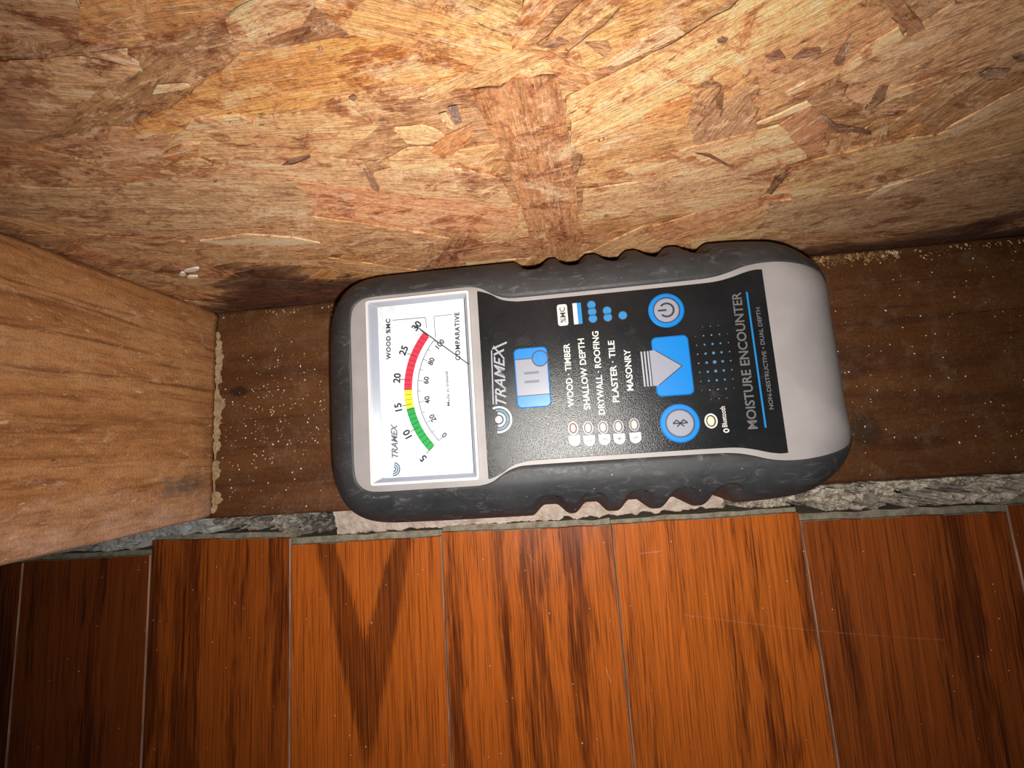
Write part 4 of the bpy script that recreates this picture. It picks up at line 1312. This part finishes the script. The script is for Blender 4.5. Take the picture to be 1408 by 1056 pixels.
# rune, reading along +y with its top towards -x
def rn(u, w_): return (c[0] - w_, c[1] + u)
R_ = [(-1.0, 1.0), (1.0, -1.0), (0.0, -2.1), (0.0, 2.1), (1.0, 1.0), (-1.0, -1.0)]
for a, b in zip(R_[:-1], R_[1:]):
    line('wireless_symbol', rn(*a), rn(*b), 0.42, PZ + 0.4, PZ + 0.52, [INK], k)

# big arrow key
P4 = [(176.2, -36.78), (186.53, -37.03), (186.46, -55.28), (175.83, -55.37)]
cx, cy = sum(a[0] for a in P4) / 4, sum(a[1] for a in P4) / 4
ak = slab('arrow_key', rrect(cx, cy, 10.9, 18.2, 1.6), PZ - 0.1, PZ + 0.35, [BLUE], meter, 0.35, label='large blue key with a silver arrow')
ax, ay = (183.93, -45.87)
ay = cy - 0.3
x0 = cx - 5.45
slab('arrow', [(x0 - 0.9, ay - 5.4), (x0 + 0.7, ay - 5.4), (ax, ay), (x0 + 0.7, ay + 5.4), (x0 - 0.9, ay + 5.4)], PZ, PZ + 0.45, [SILV], ak)
for a, b in (((x0 + 0.7, ay - 5.4), (ax, ay)), ((x0 + 0.7, ay + 5.4), (ax, ay))):
    line('arrow_outline', a, b, 0.28, PZ, PZ + 0.47, [INK], ak)
for k_ in range(3):
    xx = x0 - 1.35 - 0.95 * k_
    line('arrow_stripe', (xx, ay - 5.4), (xx, ay + 5.4), 0.5, PZ - 0.05, PZ + 0.02, [SILVL], ak)

# dotted field
c = (193.53, -46.04)
for a in range(-4, 5):
    for b in range(-2, 3):
        dd = math.hypot(a * 0.8, b * 1.35)
        r = 0.52 - 0.115 * dd
        if r > 0.08:
            slab('field_dot', circle(c[0] + b * 2.3 + 0.02 * a, c[1] + a * 2.75, r, n=10), PZ - 0.05, PZ + 0.02, [BLUEDD if dd < 2.2 else GREYD], panel)

# ------------------------------------------------------------------ small loose bits
for i, (pxz, L, w_, a) in enumerate((((27.21, 44.08), 6.4, 1.7, 12), ((21.61, 41.73), 3.2, 1.7, 40), ((22.76, 38.85), 4.0, 1.8, 4))):
    vs = []
    n = 12
    for s_ in (0, 1):
        for k in range(n):
            t = 2 * math.pi * k / n
            u, w2 = L / 2 * math.cos(t), w_ / 2 * math.sin(t) * (1 + .2 * math.sin(3 * t + i))
            ca, sa = math.cos(math.radians(a)), math.sin(math.radians(a))
            vs.append((pxz[0] + u * ca - w2 * sa, -0.55 - 0.7 * s_ * 1.0, pxz[1] + u * sa + w2 * ca))
    fs = [tuple(range(n)), tuple(range(n, 2 * n))[::-1]] + [(k, n + k, n + (k + 1) % n, (k + 1) % n) for k in range(n)]
    oo = (pxz[0], -0.6, pxz[1])
    me = mesh(vs, fs, oo)
    bm = bmesh.new(); bm.from_mesh(me); bmesh.ops.recalc_face_normals(bm, faces=bm.faces); bm.to_mesh(me); bm.free()
    o = link('paint_chip', me, [CHIPW], origin=oo)
    tag(o, ('longest and topmost of the three white flakes low on the sheathing by the stud', 'leftmost crumb-sized white flake low on the sheathing by the stud',
            'bottom white flake of the three low on the sheathing by the stud')[i], 'flake', 'white flakes on the sheathing')


def crumbs(name, spots, mat, label, cat):
    vs, fs = [], []
    for (x, y, z, r) in spots:
        b = len(vs)
        rx, ry, rz = r * rnd.uniform(.6, 1.6), r * rnd.uniform(.6, 1.3), r * rnd.uniform(.4, .8)
        a = rnd.uniform(0, 6.28)
        ca, sa = math.cos(a), math.sin(a)
        for (dx, dy, dz) in ((1, 0, 0), (0, 1, 0), (-1, 0, 0), (0, -1, 0), (0, 0, 1), (0, 0, -1)):
            dx *= rx * rnd.uniform(.7, 1.2); dy *= ry * rnd.uniform(.7, 1.2); dz *= rz
            vs.append((x + dx * ca - dy * sa, y + dx * sa + dy * ca, z + rz * 0.6 + dz))
        for t in ((0, 1, 4), (1, 2, 4), (2, 3, 4), (3, 0, 4), (1, 0, 5), (2, 1, 5), (3, 2, 5), (0, 3, 5)):
            fs.append(tuple(b + k for k in t))
    o = link(name, mesh(vs, fs), [mat])
    return tag(o, label, cat, kind='stuff')


sp = []
for _ in range(420):
    x = rnd.uniform(232, 285) if rnd.random() < .85 else rnd.uniform(280, 350)
    y = -1.2 - abs(rnd.gauss(0, 1.6))
    sp.append((x, y, 0, rnd.uniform(.2, .7)))
for _ in range(50):
    sp.append((rnd.uniform(2, 66), -1.2 - abs(rnd.gauss(0, 1.8)), 0, rnd.uniform(.2, .7)))
crumbs('wood_crumbs', sp, CRUMB, 'golden sawdust crumbs along the foot of the sheathing', 'sawdust')
sp = []
for _ in range(330):
    x, y = rnd.gauss(24, 18), rnd.gauss(-52, 20)
    if 3 < x < 64 and -87 < y < -3: sp.append((x, y, 0, rnd.uniform(.10, .38)))
for _ in range(160):
    x, y = rnd.uniform(243, 340), rnd.uniform(-87, -3)
    sp.append((x, y, 0, rnd.uniform(.10, .36)))
crumbs('dust_specks', sp, CHIPW, 'pale dust specks scattered over the plate', 'dust')
sp = []
for _ in range(160):
    x, y = rnd.uniform(-120, 330), rnd.uniform(-215, -108)
    sp.append((x, y, TOPZ, rnd.uniform(.08, .26)))
crumbs('dust_specks', sp, CHIPW, 'pale dust specks scattered over the oak boards', 'dust')
